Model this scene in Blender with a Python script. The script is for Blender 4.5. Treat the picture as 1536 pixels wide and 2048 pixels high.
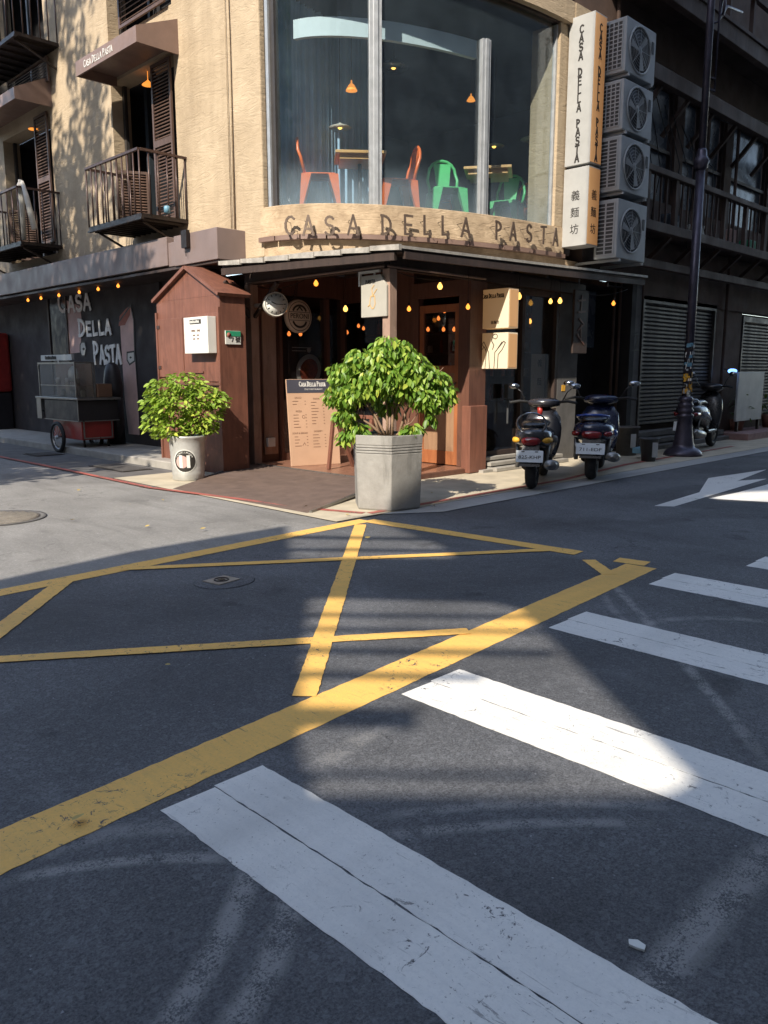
import bpy, bmesh, math, random
from mathutils import Vector, Matrix
random.seed(7)
S = bpy.context.scene
for o in list(bpy.data.objects): bpy.data.objects.remove(o)
COL = S.collection
rad = math.radians
# ------------------------------------------------------------------ camera, sky, sun, exposure
CH, CF, CT = 1.45, 1600.0, rad(9.9)
cam_d = bpy.data.cameras.new('camera'); cam = bpy.data.objects.new('camera', cam_d); COL.objects.link(cam)
S.camera = cam
cam.location = (0, 0, CH); cam.rotation_euler = (rad(90) - CT, 0, rad(-45))
cam_d.sensor_fit = 'VERTICAL'; cam_d.sensor_height = 24.0; cam_d.lens = 24.0 * CF / 2048
cam_d.clip_end = 500; cam_d.clip_start = .05
S.render.resolution_x = 768; S.render.resolution_y = 1024
SUN_D = Vector((.94, .34, -.80)).normalized()          # the way the light travels
SUN_EL = math.asin(-SUN_D.z); SUN_AZ = math.atan2(-SUN_D.x, -SUN_D.y)   # compass angle from +Y
w = bpy.data.worlds.new('World'); S.world = w; w.use_nodes = True
nt = w.node_tree; bg = nt.nodes['Background']
sky = nt.nodes.new('ShaderNodeTexSky'); sky.sky_type = 'NISHITA'; sky.sun_disc = False
sky.sun_elevation = SUN_EL; sky.sun_rotation = SUN_AZ; sky.air_density = 1.0; sky.dust_density = .6
hs_ = nt.nodes.new('ShaderNodeHueSaturation'); hs_.inputs['Saturation'].default_value = .85
nt.links.new(sky.outputs[0], hs_.inputs['Color']); nt.links.new(hs_.outputs[0], bg.inputs[0]); bg.inputs[1].default_value = .15
sun_d = bpy.data.lights.new('sun', 'SUN'); sun_d.energy = 2.9; sun_d.angle = rad(.5); sun_d.color = (1, .91, .77)
sun = bpy.data.objects.new('sun', sun_d); COL.objects.link(sun)
sun.rotation_euler = SUN_D.to_track_quat('-Z', 'Y').to_euler(); sun.location = (-20, -10, 30)
S.view_settings.view_transform = 'Standard'; S.view_settings.look = 'None'
S.view_settings.gamma = 1; S.view_settings.use_curve_mapping = False
S.view_settings.exposure = 1.38
S.cycles.max_bounces = 7; S.cycles.transparent_max_bounces = 12; S.cycles.glossy_bounces = 4
S.cycles.diffuse_bounces = 4; S.cycles.use_denoising = True; S.cycles.sample_clamp_indirect = 4
S.cycles.caustics_reflective = False; S.cycles.caustics_refractive = False

# ------------------------------------------------------------------ measuring: a pixel of the 1536x2048 photo on a known plane
def ray(px, py):
    x = (px - 768) / CF; v = (1024 - py) / CF
    f = math.cos(CT) + v * math.sin(CT); u = -math.sin(CT) + v * math.cos(CT); s = math.sqrt(.5)
    return Vector(((x + f) * s, (f - x) * s, u))
def at(px, py, X=None, Y=None, Z=None):
    r = ray(px, py)
    t = X / r.x if X is not None else (Y / r.y if Y is not None else (Z - CH) / r.z)
    return r * t + Vector((0, 0, CH))

# ------------------------------------------------------------------ materials
M = {}
def lin(c):
    if isinstance(c, str):
        c = [int(c[i:i + 2], 16) / 255 for i in (0, 2, 4)]
        c = [x / 12.92 if x <= .04045 else ((x + .055) / 1.055) ** 2.4 for x in c]
    return tuple(c[:3]) + (1,)
class NT:
    def __init__(s, name):
        m = bpy.data.materials.new(name); m.use_nodes = True; s.m = m; s.t = m.node_tree
        s.b = s.t.nodes['Principled BSDF']; s.out = s.t.nodes['Material Output']
        s.co = s.n('ShaderNodeTexCoord').outputs['Object']
        M[name] = m
    def n(s, k, **kw):
        x = s.t.nodes.new(k)
        for a, v in kw.items(): setattr(x, a, v)
        return x
    def l(s, a, b): s.t.links.new(a, b)
    def mapd(s, sc=(1, 1, 1), rot=(0, 0, 0), src=None):
        mp = s.n('ShaderNodeMapping'); s.l(src or s.co, mp.inputs[0]); mp.inputs['Scale'].default_value = sc; mp.inputs['Rotation'].default_value = rot
        return mp.outputs[0]
    def noise(s, scale, detail=4, rough=.55, src=None, dist=0):
        x = s.n('ShaderNodeTexNoise'); s.l(src or s.co, x.inputs['Vector'])
        x.inputs['Scale'].default_value = scale; x.inputs['Detail'].default_value = detail; x.inputs['Roughness'].default_value = rough
        x.inputs['Distortion'].default_value = dist
        return x.outputs['Fac']
    def ramp(s, fac, stops):
        r = s.n('ShaderNodeValToRGB'); s.l(fac, r.inputs[0]); e = r.color_ramp.elements
        while len(e) < len(stops): e.new(.5)
        for i, (p, c) in enumerate(stops):
            e[i].position = p; e[i].color = lin(c) if not isinstance(c, (int, float)) else (c, c, c, 1)
        return r.outputs[0]
    def mix(s, fac, a, b, mode='MIX'):
        x = s.n('ShaderNodeMix', data_type='RGBA', blend_type=mode)
        for sock, v in ((x.inputs[0], fac), (x.inputs[6], a), (x.inputs[7], b)):
            if hasattr(v, 'is_linked'): s.l(v, sock)
            elif isinstance(v, (int, float)): sock.default_value = v if sock == x.inputs[0] else (v, v, v, 1)
            else: sock.default_value = lin(v)
        return x.outputs[2]
    def math(s, op, a, b=None):
        x = s.n('ShaderNodeMath', operation=op)
        for i, v in enumerate((a, b)):
            if v is None: continue
            if hasattr(v, 'is_linked'): s.l(v, x.inputs[i])
            else: x.inputs[i].default_value = v
        return x.outputs[0]
    def bump(s, h, strength=.4, dist=.01):
        x = s.n('ShaderNodeBump'); s.l(h, x.inputs['Height']); x.inputs['Strength'].default_value = strength; x.inputs['Distance'].default_value = dist
        s.l(x.outputs[0], s.b.inputs['Normal'])
    def color(s, c):
        if hasattr(c, 'is_linked'): s.l(c, s.b.inputs['Base Color'])
        else: s.b.inputs['Base Color'].default_value = lin(c)
    def set(s, **k):
        for a, v in k.items():
            i = s.b.inputs[a.replace('_', ' ')]
            if hasattr(v, 'is_linked'): s.l(v, i)
            else: i.default_value = v
def simple(name, c, rough=.6, var=.18, sc=6, metal=0, bump=.0, bsc=60, spec=.5, coat=0):
    t = NT(name); c = lin(c)
    d = tuple(max(0, x * (1 - var)) for x in c[:3]); l_ = tuple(min(1, x * (1 + var)) for x in c[:3])
    f = t.noise(sc, 5, .6)
    t.color(t.ramp(f, [(.3, d), (.7, l_)]))
    r = t.ramp(t.noise(sc * 1.7, 3), [(.3, max(.03, rough - .1)), (.7, min(1, rough + .1))])
    t.set(Roughness=r, Metallic=metal); t.b.inputs['Specular IOR Level'].default_value = spec
    if coat: t.b.inputs['Coat Weight'].default_value = coat
    if bump: t.bump(t.noise(bsc, 4), bump, .004)
    return t.m
def emis(name, c, st, base=None):
    t = NT(name); t.color(base or c); t.b.inputs['Emission Color'].default_value = lin(c); t.b.inputs['Emission Strength'].default_value = st
    return t.m

def asphalt(name, dark, light, wear=False):
    t = NT(name)
    fine = t.noise(110, 4, .85); mid = t.noise(38, 5, .8); big = t.noise(.7, 5, .6, dist=.6)
    v = t.n('ShaderNodeTexVoronoi'); t.l(t.co, v.inputs['Vector']); v.inputs['Scale'].default_value = 150
    c = t.ramp(fine, [(.38, dark), (.66, light)])
    c = t.mix(t.ramp(mid, [(.35, 0.0), (.75, .28)]), c, tuple(x * 1.7 for x in lin(light)[:3]))
    st2 = t.n('ShaderNodeTexVoronoi'); t.l(t.co, st2.inputs['Vector']); st2.inputs['Scale'].default_value = 62
    c = t.mix(t.ramp(st2.outputs['Color'], [(.55, 0.0), (.95, .38)]), c, tuple(min(1, x * 1.5) for x in lin(light)[:3]))
    oil = t.math('MULTIPLY', t.ramp(t.noise(2.3, 5, .6), [(.60, 0.0), (.70, .55)]), t.ramp(t.noise(30, 3), [(.3, .6), (.6, 1.0)])); c = t.mix(oil, c, tuple(x * .5 for x in lin(dark)[:3]))
    dust = t.ramp(t.noise(1.3, 6, .7, t.mapd((1.6, .6, 1), (0, 0, .7))), [(.54, 0.0), (.72, .35)]); c = t.mix(dust, c, tuple(min(1, x * 1.25) for x in lin(light)[:3]))
    ck = t.n('ShaderNodeTexVoronoi', feature='DISTANCE_TO_EDGE'); wp = t.n('ShaderNodeVectorMath', operation='ADD'); nz = t.n('ShaderNodeTexNoise'); t.l(t.co, nz.inputs['Vector']); nz.inputs['Scale'].default_value = 3.5; nz.inputs['Detail'].default_value = 5
    t.l(t.co, wp.inputs[0]); t.l(nz.outputs['Color'], wp.inputs[1]); t.l(wp.outputs[0], ck.inputs['Vector']); ck.inputs['Scale'].default_value = .55
    crkm = t.math('MULTIPLY', t.ramp(ck.outputs['Distance'], [(.0015, .75), (.005, 0.0)]), t.ramp(t.noise(.8, 2), [(.5, 0.0), (.58, 1.0)])); c = t.mix(crkm, c, tuple(x * .35 for x in lin(dark)[:3]))
    c = t.mix(t.ramp(big, [(.38, .0), (.66, .5)]), c, tuple(x * .62 for x in lin(dark)[:3]))
    spk = t.ramp(v.outputs['Color'], [(.955, 0.0), (.975, .4)])
    c = t.mix(spk, c, tuple(min(1, x * 3.2) for x in lin(light)[:3]))
    if wear:   # tyre scrub arcs where the binder is worn off the stones
        sx = t.n('ShaderNodeSeparateXYZ'); t.l(t.co, sx.inputs[0])
        ns = t.ramp(t.math('ADD', t.math('MULTIPLY', t.noise(9, 4, .7), .5), t.math('MULTIPLY', t.noise(120, 3, .85), .62)), [(.515, 0.0), (.57, 1.0)])
        def arc(P1, P2, P3, wd, amt):
            nonlocal c
            (ax, ay), (bx, by), (cx_, cy_) = [tuple(at(*q, Z=0))[:2] for q in (P1, P2, P3)]
            d_ = 2 * (ax * (by - cy_) + bx * (cy_ - ay) + cx_ * (ay - by)); A2, B2, C2 = ax * ax + ay * ay, bx * bx + by * by, cx_ * cx_ + cy_ * cy_
            ux = (A2 * (by - cy_) + B2 * (cy_ - ay) + C2 * (ay - by)) / d_; uy = (A2 * (cx_ - bx) + B2 * (ax - cx_) + C2 * (bx - ax)) / d_; r = math.hypot(ax - ux, ay - uy)
            dx = t.math('SUBTRACT', sx.outputs[0], ux); dy = t.math('SUBTRACT', sx.outputs[1], uy)
            rr = t.math('SQRT', t.math('ADD', t.math('MULTIPLY', dx, dx), t.math('MULTIPLY', dy, dy)))
            m1 = t.ramp(t.math('ABSOLUTE', t.math('SUBTRACT', rr, r)), [(wd * .35, 1.0), (wd, 0.0)])
            mx, my = (ax + cx_) / 2, (ay + cy_) / 2; hl = math.hypot(ax - cx_, ay - cy_) / 2
            ex = t.math('SUBTRACT', sx.outputs[0], mx); ey = t.math('SUBTRACT', sx.outputs[1], my); ee = t.math('SQRT', t.math('ADD', t.math('MULTIPLY', ex, ex), t.math('MULTIPLY', ey, ey)))
            m2 = t.ramp(t.math('DIVIDE', ee, hl * 1.5), [(.6, 1.0), (.9, 0.0)])
            c = t.mix(t.math('MULTIPLY', t.math('MULTIPLY', m1, m2), t.math('MULTIPLY', ns, amt)), c, (.30, .295, .29))
        arc((500, 1740), (430, 1900), (340, 2045), .05, .85); arc((580, 1800), (545, 1920), (470, 2045), .055, .85); arc((60, 1752), (250, 1722), (430, 1716), .035, .8); arc((100, 1700), (260, 1660), (420, 1655), .06, .5)
        arc((800, 1668), (1000, 1650), (1240, 1645), .035, .7); arc((820, 1625), (1000, 1610), (1300, 1612), .035, .6); arc((1300, 1980), (1420, 1830), (1560, 1690), .08, .7); arc((1240, 2010), (1340, 1900), (1440, 1790), .05, .4)
        arc((1235, 1178), (1320, 1270), (1490, 1470), .04, .75); arc((1210, 1195), (1260, 1250), (1400, 1330), .035, .5); arc((1290, 1247), (1400, 1236), (1560, 1246), .05, .5); arc((640, 1530), (720, 1480), (800, 1440), .06, .35)
    if not wear:
        stn = t.noise(1.4, 6, .65, t.mapd((2.2, .5, 1), (0, 0, .5)), dist=.8)
        c = t.mix(t.ramp(stn, [(.5, 0.0), (.72, .5)]), c, tuple(x * .6 for x in lin(dark)[:3]))
    t.color(c); t.set(Roughness=.82)
    h = t.math('ADD', t.math('MULTIPLY', fine, .6), t.math('MULTIPLY', t.noise(120, 2, .6), 1.0))
    t.bump(h, .9, .006)
    return t.m
asphalt('asphalt_road', (.017, .0185, .024), (.158, .162, .175), True)
asphalt('asphalt_sunlit', (.17, .163, .155), (.29, .28, .268))  # same asphalt, lightened in colour to carry the left road's sunlight
def paint(name, c, dirt, under=(.06, .06, .065), wearlo=.66):
    t = NT(name)
    st = t.noise(3, 6, .7, t.mapd((9, .8, 1)))
    base = t.mix(t.ramp(st, [(.35, 0.0), (.75, .45)]), c, dirt)
    base = t.mix(t.ramp(t.noise(55, 5, .85), [(.48, 0.0), (.72, .6)]), base, dirt)
    sc_ = t.noise(1.3, 4, .6); fl = t.noise(13, 8, .8, dist=1.6)
    chips = t.math('MULTIPLY', t.ramp(fl, [(wearlo - .08, 0.0), (wearlo - .05, 1.0)]), t.ramp(sc_, [(.48, 0.0), (.58, 1.0)]))
    base = t.mix(chips, base, under)
    pits = t.ramp(t.noise(80, 3, .7), [(.66, 0.0), (.70, .75)]); base = t.mix(pits, base, under)
    crk = t.math('MULTIPLY', t.ramp(t.noise(5, 7, .75, t.mapd((9, 1.1, 1), (0, 0, .25)), dist=.6), [(.60, 0.0), (.63, .6)]), t.ramp(t.noise(1.7, 3), [(.4, 0.0), (.6, 1.0)])); base = t.mix(crk, base, under)
    tyre = t.ramp(t.noise(.9, 3, .5, t.mapd((.35, 2.2, 1), (0, 0, .5))), [(.5, 0.0), (.7, .4)]); base = t.mix(tyre, base, tuple(x * .62 for x in dirt))
    t.color(base); t.set(Roughness=.7)
    t.bump(t.math('ADD', t.noise(150, 3), t.math('MULTIPLY', t.noise(40, 3), .6)), .45, .004)
    return t.m
paint('paint_white', (.76, .74, .70), (.56, .555, .54), wearlo=.67)
paint('paint_yellow', (.86, .49, .115), (.58, .36, .12), wearlo=.65)
paint('paint_red', (.42, .10, .075), (.25, .12, .1), wearlo=.6)
paint('gutter_concrete', (.40, .40, .39), (.25, .25, .24), (.2, .2, .2), .7)
def plaster(name, a, b):
    t = NT(name)
    big = t.noise(1.1 if name == 'plaster' else 4.5, 6, .65); md = t.noise(7, 5, .6)
    c = t.ramp(big, [(.3, a), (.7, b)])
    c = t.mix(t.ramp(md, [(.45, 0.0), (.8, .3)]), c, tuple(x * .72 for x in lin(a)[:3]))
    st = t.noise(1.6, 5, .6, t.mapd((1.2, 1.2, .16)))
    c = t.mix(t.ramp(st, [(.5, 0.0), (.7, .36)]), c, (.22, .16, .10))
    t.color(c); t.set(Roughness=.9)
    wv = t.noise(1.5, 5, .55, t.mapd((1, 1, 5), (.18, 0, 0)), dist=2.2)
    crk = t.ramp(wv, [(.44, 0.0), (.5, 1.0), (.56, 0.0)])
    t.bump(t.math('ADD', t.math('MULTIPLY', crk, .28), t.math('ADD', t.math('MULTIPLY', wv, 1.2), t.math('MULTIPLY', t.noise(30, 4), .25))), .42, .026)
    return t.m
plaster('plaster', (.39, .30, .20), (.53, .42, .29))
plaster('plaster_band', (.34, .245, .155), (.60, .46, .31))
def wood(name, a, b, rough=.55, sc=(1, 1, .12), bumps=.3):
    t = NT(name)
    g = t.noise(14, 5, .6, t.mapd(sc), dist=.8); bl = t.noise(1.6, 4)
    c = t.ramp(g, [(.3, a), (.7, b)])
    c = t.mix(t.ramp(bl, [(.4, 0.0), (.75, .45)]), c, tuple(x * .55 for x in lin(a)[:3]))
    c = t.mix(t.ramp(t.noise(3.2, 7, .7, t.mapd((1, 1, .35)), dist=.8), [(.56, 0.0), (.68, .55)]), c, tuple(x * .45 for x in lin(a)[:3]))
    c = t.mix(t.ramp(t.noise(42, 5, .8), [(.63, 0.0), (.70, .5)]), c, tuple(min(1, x * 1.9) for x in lin(b)[:3]))
    t.color(c); t.set(Roughness=t.ramp(bl, [(.3, rough - .1), (.7, rough + .15)]))
    t.bump(g, bumps, .004)
    return t.m
wood('kiosk_wood', (.15, .062, .042), (.24, .10, .066), .5)
wood('shutter_wood', (.085, .05, .038), (.13, .078, .058), .5)
wood('brown_wood', (.11, .048, .033), (.165, .075, .05), .5)
wood('dark_wood', (.035, .022, .018), (.06, .038, .03), .6)
wood('door_wood', (.30, .10, .04), (.42, .16, .065), .4)
wood('door_panel', (.26, .15, .09), (.36, .22, .13), .55)
wood('table_wood', (.62, .33, .12), (.75, .46, .20), .4, (.2, 1, 1))
wood('beam_wood', (.055, .034, .028), (.09, .055, .044), .7)
wood('post_wood', (.33, .21, .16), (.45, .31, .24), .75)
simple('awning_metal', (.21, .14, .115), .5, .12, 3, bump=.1)
simple('fascia_metal', (.20, .15, .14), .5, .12, 2, bump=.1)
simple('dark_metal', (.035, .027, .025), .45, .2, 8, .6)
simple('rail_metal', (.075, .045, .038), .45, .25, 9, .4)
simple('charcoal_wall', (.028, .023, .024), .8, .25, 2, bump=.4, bsc=35)
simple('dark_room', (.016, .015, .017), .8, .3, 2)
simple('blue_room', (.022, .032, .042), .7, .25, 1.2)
simple('concrete', (.31, .29, .26), .85, .18, 4, bump=.4, bsc=50)
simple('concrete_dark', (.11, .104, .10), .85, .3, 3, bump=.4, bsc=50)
simple('sidewalk', (.46, .40, .30), .85, .18, 3, bump=.4, bsc=70)
simple('ramp_mat', (.125, .085, .068), .85, .22, 5, bump=.6, bsc=180)
simple('floor_tile', (.24, .12, .08), .35, .15, 4, bump=.08)
simple('roof_sheet', (.42, .39, .35), .5, .3, 9, .2, bump=.3, bsc=20)
simple('aluminium', (.42, .44, .46), .42, .12, 8, .4)
simple('window_frame_dark', (.045, .04, .038), .5, .2, 4)
simple('orange_metal', (.85, .17, .035), .32, .1, 5, coat=.4)
simple('green_metal', (.12, .55, .20), .32, .1, 5, coat=.4)
simple('ac_casing', (.37, .385, .395), .45, .12, 3)
simple('ac_dark', (.05, .052, .056), .5, .2, 5)
simple('white_panel', (.72, .72, .68), .45, .06, 4)
simple('cream_panel', (.78, .70, .52), .45, .06, 3)
simple('sign_white', (.38, .38, .37), .5, .08, 4)
simple('sign_shaded', (.42, .40, .35), .6, .08, 4)  # cream panel darkened in its colour to stand for porch shade
emis('lit_cream', (1, .50, .17), .06, (.66, .6, .46))
emis('lit_amber', (1, .42, .12), .07, (.55, .34, .17))
simple('sign_amber', (.62, .40, .17), .5, .12, 3)
simple('ink', (.025, .022, .02), .6, .1, 5)
simple('letter_iron', (.13, .095, .075), .5, .25, 12, .5)
simple('mural_letter', (.82, .81, .78), .8, .15, 10)
simple('letter_white', (.58, .57, .55), .7, .18, 12)
simple('galvanised', (.50, .50, .48), .45, .2, 5, .35, bump=.25, bsc=25)
def weathered(name, a, b, stain, rough, sc=(1, 1, .25)):
    t = NT(name)
    c = t.ramp(t.noise(5, 6, .65), [(.3, a), (.7, b)])
    c = t.mix(t.math('MULTIPLY', t.ramp(t.noise(4, 6, .7, t.mapd(sc), dist=.7), [(.5, 0.0), (.66, 1.0)]), .65), c, stain)
    c = t.mix(t.ramp(t.noise(60, 4, .8), [(.62, 0.0), (.72, .7)]), c, stain)
    t.color(c); t.set(Roughness=rough); t.bump(t.math('ADD', t.noise(45, 5, .7), t.noise(8, 4)), .45, .006)
weathered('planter_stone', (.235, .225, .21), (.335, .325, .305), (.12, .115, .105), .78)
simple('soil', (.05, .035, .025), .95, .3, 20, bump=.8, bsc=60)
simple('bark', (.26, .17, .11), .8, .25, 20, bump=.5, bsc=60)
simple('menu_paper', (.52, .33, .22), .55, .08, 2)
simple('menu_head', (.055, .055, .075), .5, .1, 2)
simple('menu_ink', (.17, .09, .055), .6, .1, 5)
simple('clock_face', (.66, .64, .58), .4, .06, 5)
simple('peroni_plate', (.62, .56, .48), .4, .08, 4)
simple('rubber', (.016, .016, .017), .75, .2, 20, bump=.3)
simple('plastic_black', (.018, .018, .021), .3, .2, 4, coat=.3)
simple('paint_blackgrey', (.03, .03, .037), .22, .15, 3, coat=.7)
simple('paint_blue', (.02, .065, .33), .22, .15, 3, coat=.7)
simple('paint_navy', (.012, .018, .05), .25, .15, 3, coat=.6)
simple('paint_silver', (.42, .45, .5), .25, .1, 3, .3, coat=.5)
simple('chrome', (.30, .32, .35), .22, .08, 4, 1.0)
simple('red_lens', (.20, .006, .008), .15, .1, 6, coat=.6)
simple('plate_white', (.72, .76, .78), .4, .05, 4)
simple('orange_sticker', (.7, .36, .03), .6, .2, 10)
simple('cart_red', (.30, .025, .02), .4, .2, 4, coat=.2)
simple('cart_black', (.022, .019, .021), .5, .2, 4)
simple('steel', (.24, .235, .225), .35, .2, 6, .7)
simple('mural_pink', (.55, .38, .35), .8, .16, 3)
simple('mural_red', (.33, .12, .09), .8, .16, 3)
simple('mural_white', (.58, .57, .52), .8, .1, 3)
simple('lamp_iron', (.07, .062, .085), .38, .25, 6, .5, bump=.2)
simple('shutter_metal', (.06, .054, .054), .5, .22, 3, .4)
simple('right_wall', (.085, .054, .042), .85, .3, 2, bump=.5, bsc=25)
simple('street_wall', (.30, .28, .26), .85, .15, .7, bump=.3, bsc=15)
simple('pinkish_paving', (.28, .17, .16), .8, .25, 4, bump=.3)
simple('blue_pane', (.10, .12, .145), .25, .3, 2)
simple('pale_bulkhead', (.62, .68, .70), .7, .06, 3)
simple('curtain_cloth', (.42, .58, .74), .85, .15, 3)
simple('green_plate', (.03, .30, .16), .5, .08, 5)
simple('fabric_white', (.66, .63, .56), .85, .1, 8)
simple('gas_blue', (.13, .28, .38), .4, .1, 4)
simple('manhole_iron', (.30, .265, .22), .6, .25, 12, .4, bump=.5, bsc=60)
simple('leaf_dry', (.45, .33, .10), .7, .25, 20)
simple('pasta_red', (.35, .06, .02), .4, .5, 25)
simple('door_glass_dark', (.02, .018, .018), .12, .2, 3)
simple('terracotta', (.20, .09, .06), .8, .2, 6)
emis('bulb_warm', (1, .30, .04), 1.0)
emis('bulb_yellow', (1, .50, .10), 1.25)
emis('lamp_amber', (1, .33, .05), .45)
emis('bulb_far', (1, .25, .05), .9)
emis('headlight_blue', (.2, .42, 1), 1.1)
def glass(name, refl, tint, haze, hazec=(.45, .55, .65), rough=.02, grad=None, wavy=0):
    t = NT(name); t.t.nodes.remove(t.b)
    tr = t.n('ShaderNodeBsdfTransparent'); tr.inputs[0].default_value = lin(tint)
    gl = t.n('ShaderNodeBsdfGlossy'); gl.inputs['Roughness'].default_value = rough; gl.inputs[0].default_value = (.95, .97, 1, 1)
    ge = t.n('ShaderNodeNewGeometry'); dt = t.n('ShaderNodeVectorMath', operation='DOT_PRODUCT'); t.l(ge.outputs['Normal'], dt.inputs[0]); t.l(ge.outputs['Incoming'], dt.inputs[1])
    cs = t.math('ABSOLUTE', dt.outputs['Value']); fr_ = t.math('ADD', t.math('MULTIPLY', t.math('POWER', t.math('SUBTRACT', 1.0, cs), 5), .95), .04)
    if wavy:
        bp = t.n('ShaderNodeBump'); t.l(t.noise(1.3, 2), bp.inputs['Height']); bp.inputs['Strength'].default_value = wavy; bp.inputs['Distance'].default_value = .02
        t.l(bp.outputs[0], gl.inputs['Normal'])
    m1 = t.n('ShaderNodeMixShader'); t.l(t.math('ADD', fr_, refl), m1.inputs[0]); t.l(tr.outputs[0], m1.inputs[1]); t.l(gl.outputs[0], m1.inputs[2])
    df = t.n('ShaderNodeBsdfDiffuse'); df.inputs[0].default_value = lin(hazec)
    m2 = t.n('ShaderNodeMixShader')
    f = t.ramp(t.noise(2.2, 6, .65), [(.3, haze * .45), (.75, haze * 1.7)])
    if grad:    # reflection band along the lower pane edge, painted as pale diffuse
        sx = t.n('ShaderNodeSeparateXYZ'); t.l(t.co, sx.inputs[0])
        g = t.n('ShaderNodeMapRange'); t.l(sx.outputs[2], g.inputs[0]); g.inputs[1].default_value = grad[0]; g.inputs[2].default_value = grad[1]; g.inputs[3].default_value = grad[2]; g.inputs[4].default_value = 0
        g.interpolation_type = 'SMOOTHSTEP'
        f = t.math('ADD', f, t.math('MULTIPLY', g.outputs[0], t.ramp(t.noise(1.1, 4), [(.3, .35), (.7, 1.0)])))
    t.l(f, m2.inputs[0]); t.l(m1.outputs[0], m2.inputs[1]); t.l(df.outputs[0], m2.inputs[2])
    t.l(m2.outputs[0], t.out.inputs[0])
    return t.m
glass('bay_glass', .02, (.90, .95, .97), .018, (.34, .44, .52), grad=(3.7, 4.35, .28), wavy=.15)
glass('shop_glass', .02, (.8, .8, .8), .01, (.4, .4, .42))
glass('cart_glass', .05, (.75, .75, .74), .12, (.45, .45, .42))
def leafmat(name, a, b, tr=.35):
    t = NT(name); t.t.nodes.remove(t.b)
    oi = t.n('ShaderNodeObjectInfo')
    ge = t.n('ShaderNodeNewGeometry')
    rn = t.math('FRACT', t.math('ADD', ge.outputs['Random Per Island'], oi.outputs['Random']))
    c = t.ramp(rn, [(0, tuple(x * .6 for x in a)), (.35, a), (.9, b), (1, (b[0] * 1.35, b[1] * 1.05, b[2]))])
    c = t.mix(t.ramp(t.noise(3, 3), [(.3, 0.0), (.7, .4)]), c, tuple(x * .7 for x in a))
    d = t.n('ShaderNodeBsdfPrincipled'); t.l(c, d.inputs['Base Color']); d.inputs['Roughness'].default_value = .44
    x = t.n('ShaderNodeBsdfTranslucent')
    t.l(t.mix(.5, c, (.30, .42, .04), 'MIX'), x.inputs[0])
    m = t.n('ShaderNodeMixShader'); m.inputs[0].default_value = tr
    t.l(d.outputs[0], m.inputs[1]); t.l(x.outputs[0], m.inputs[2]); t.l(m.outputs[0], t.out.inputs[0])
leafmat('leaf_big', (.15, .30, .035), (.42, .56, .09))
leafmat('leaf_small', (.24, .38, .045), (.46, .60, .10))
leafmat('leaf_tree', (.04, .08, .02), (.07, .12, .03), .2)

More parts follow.
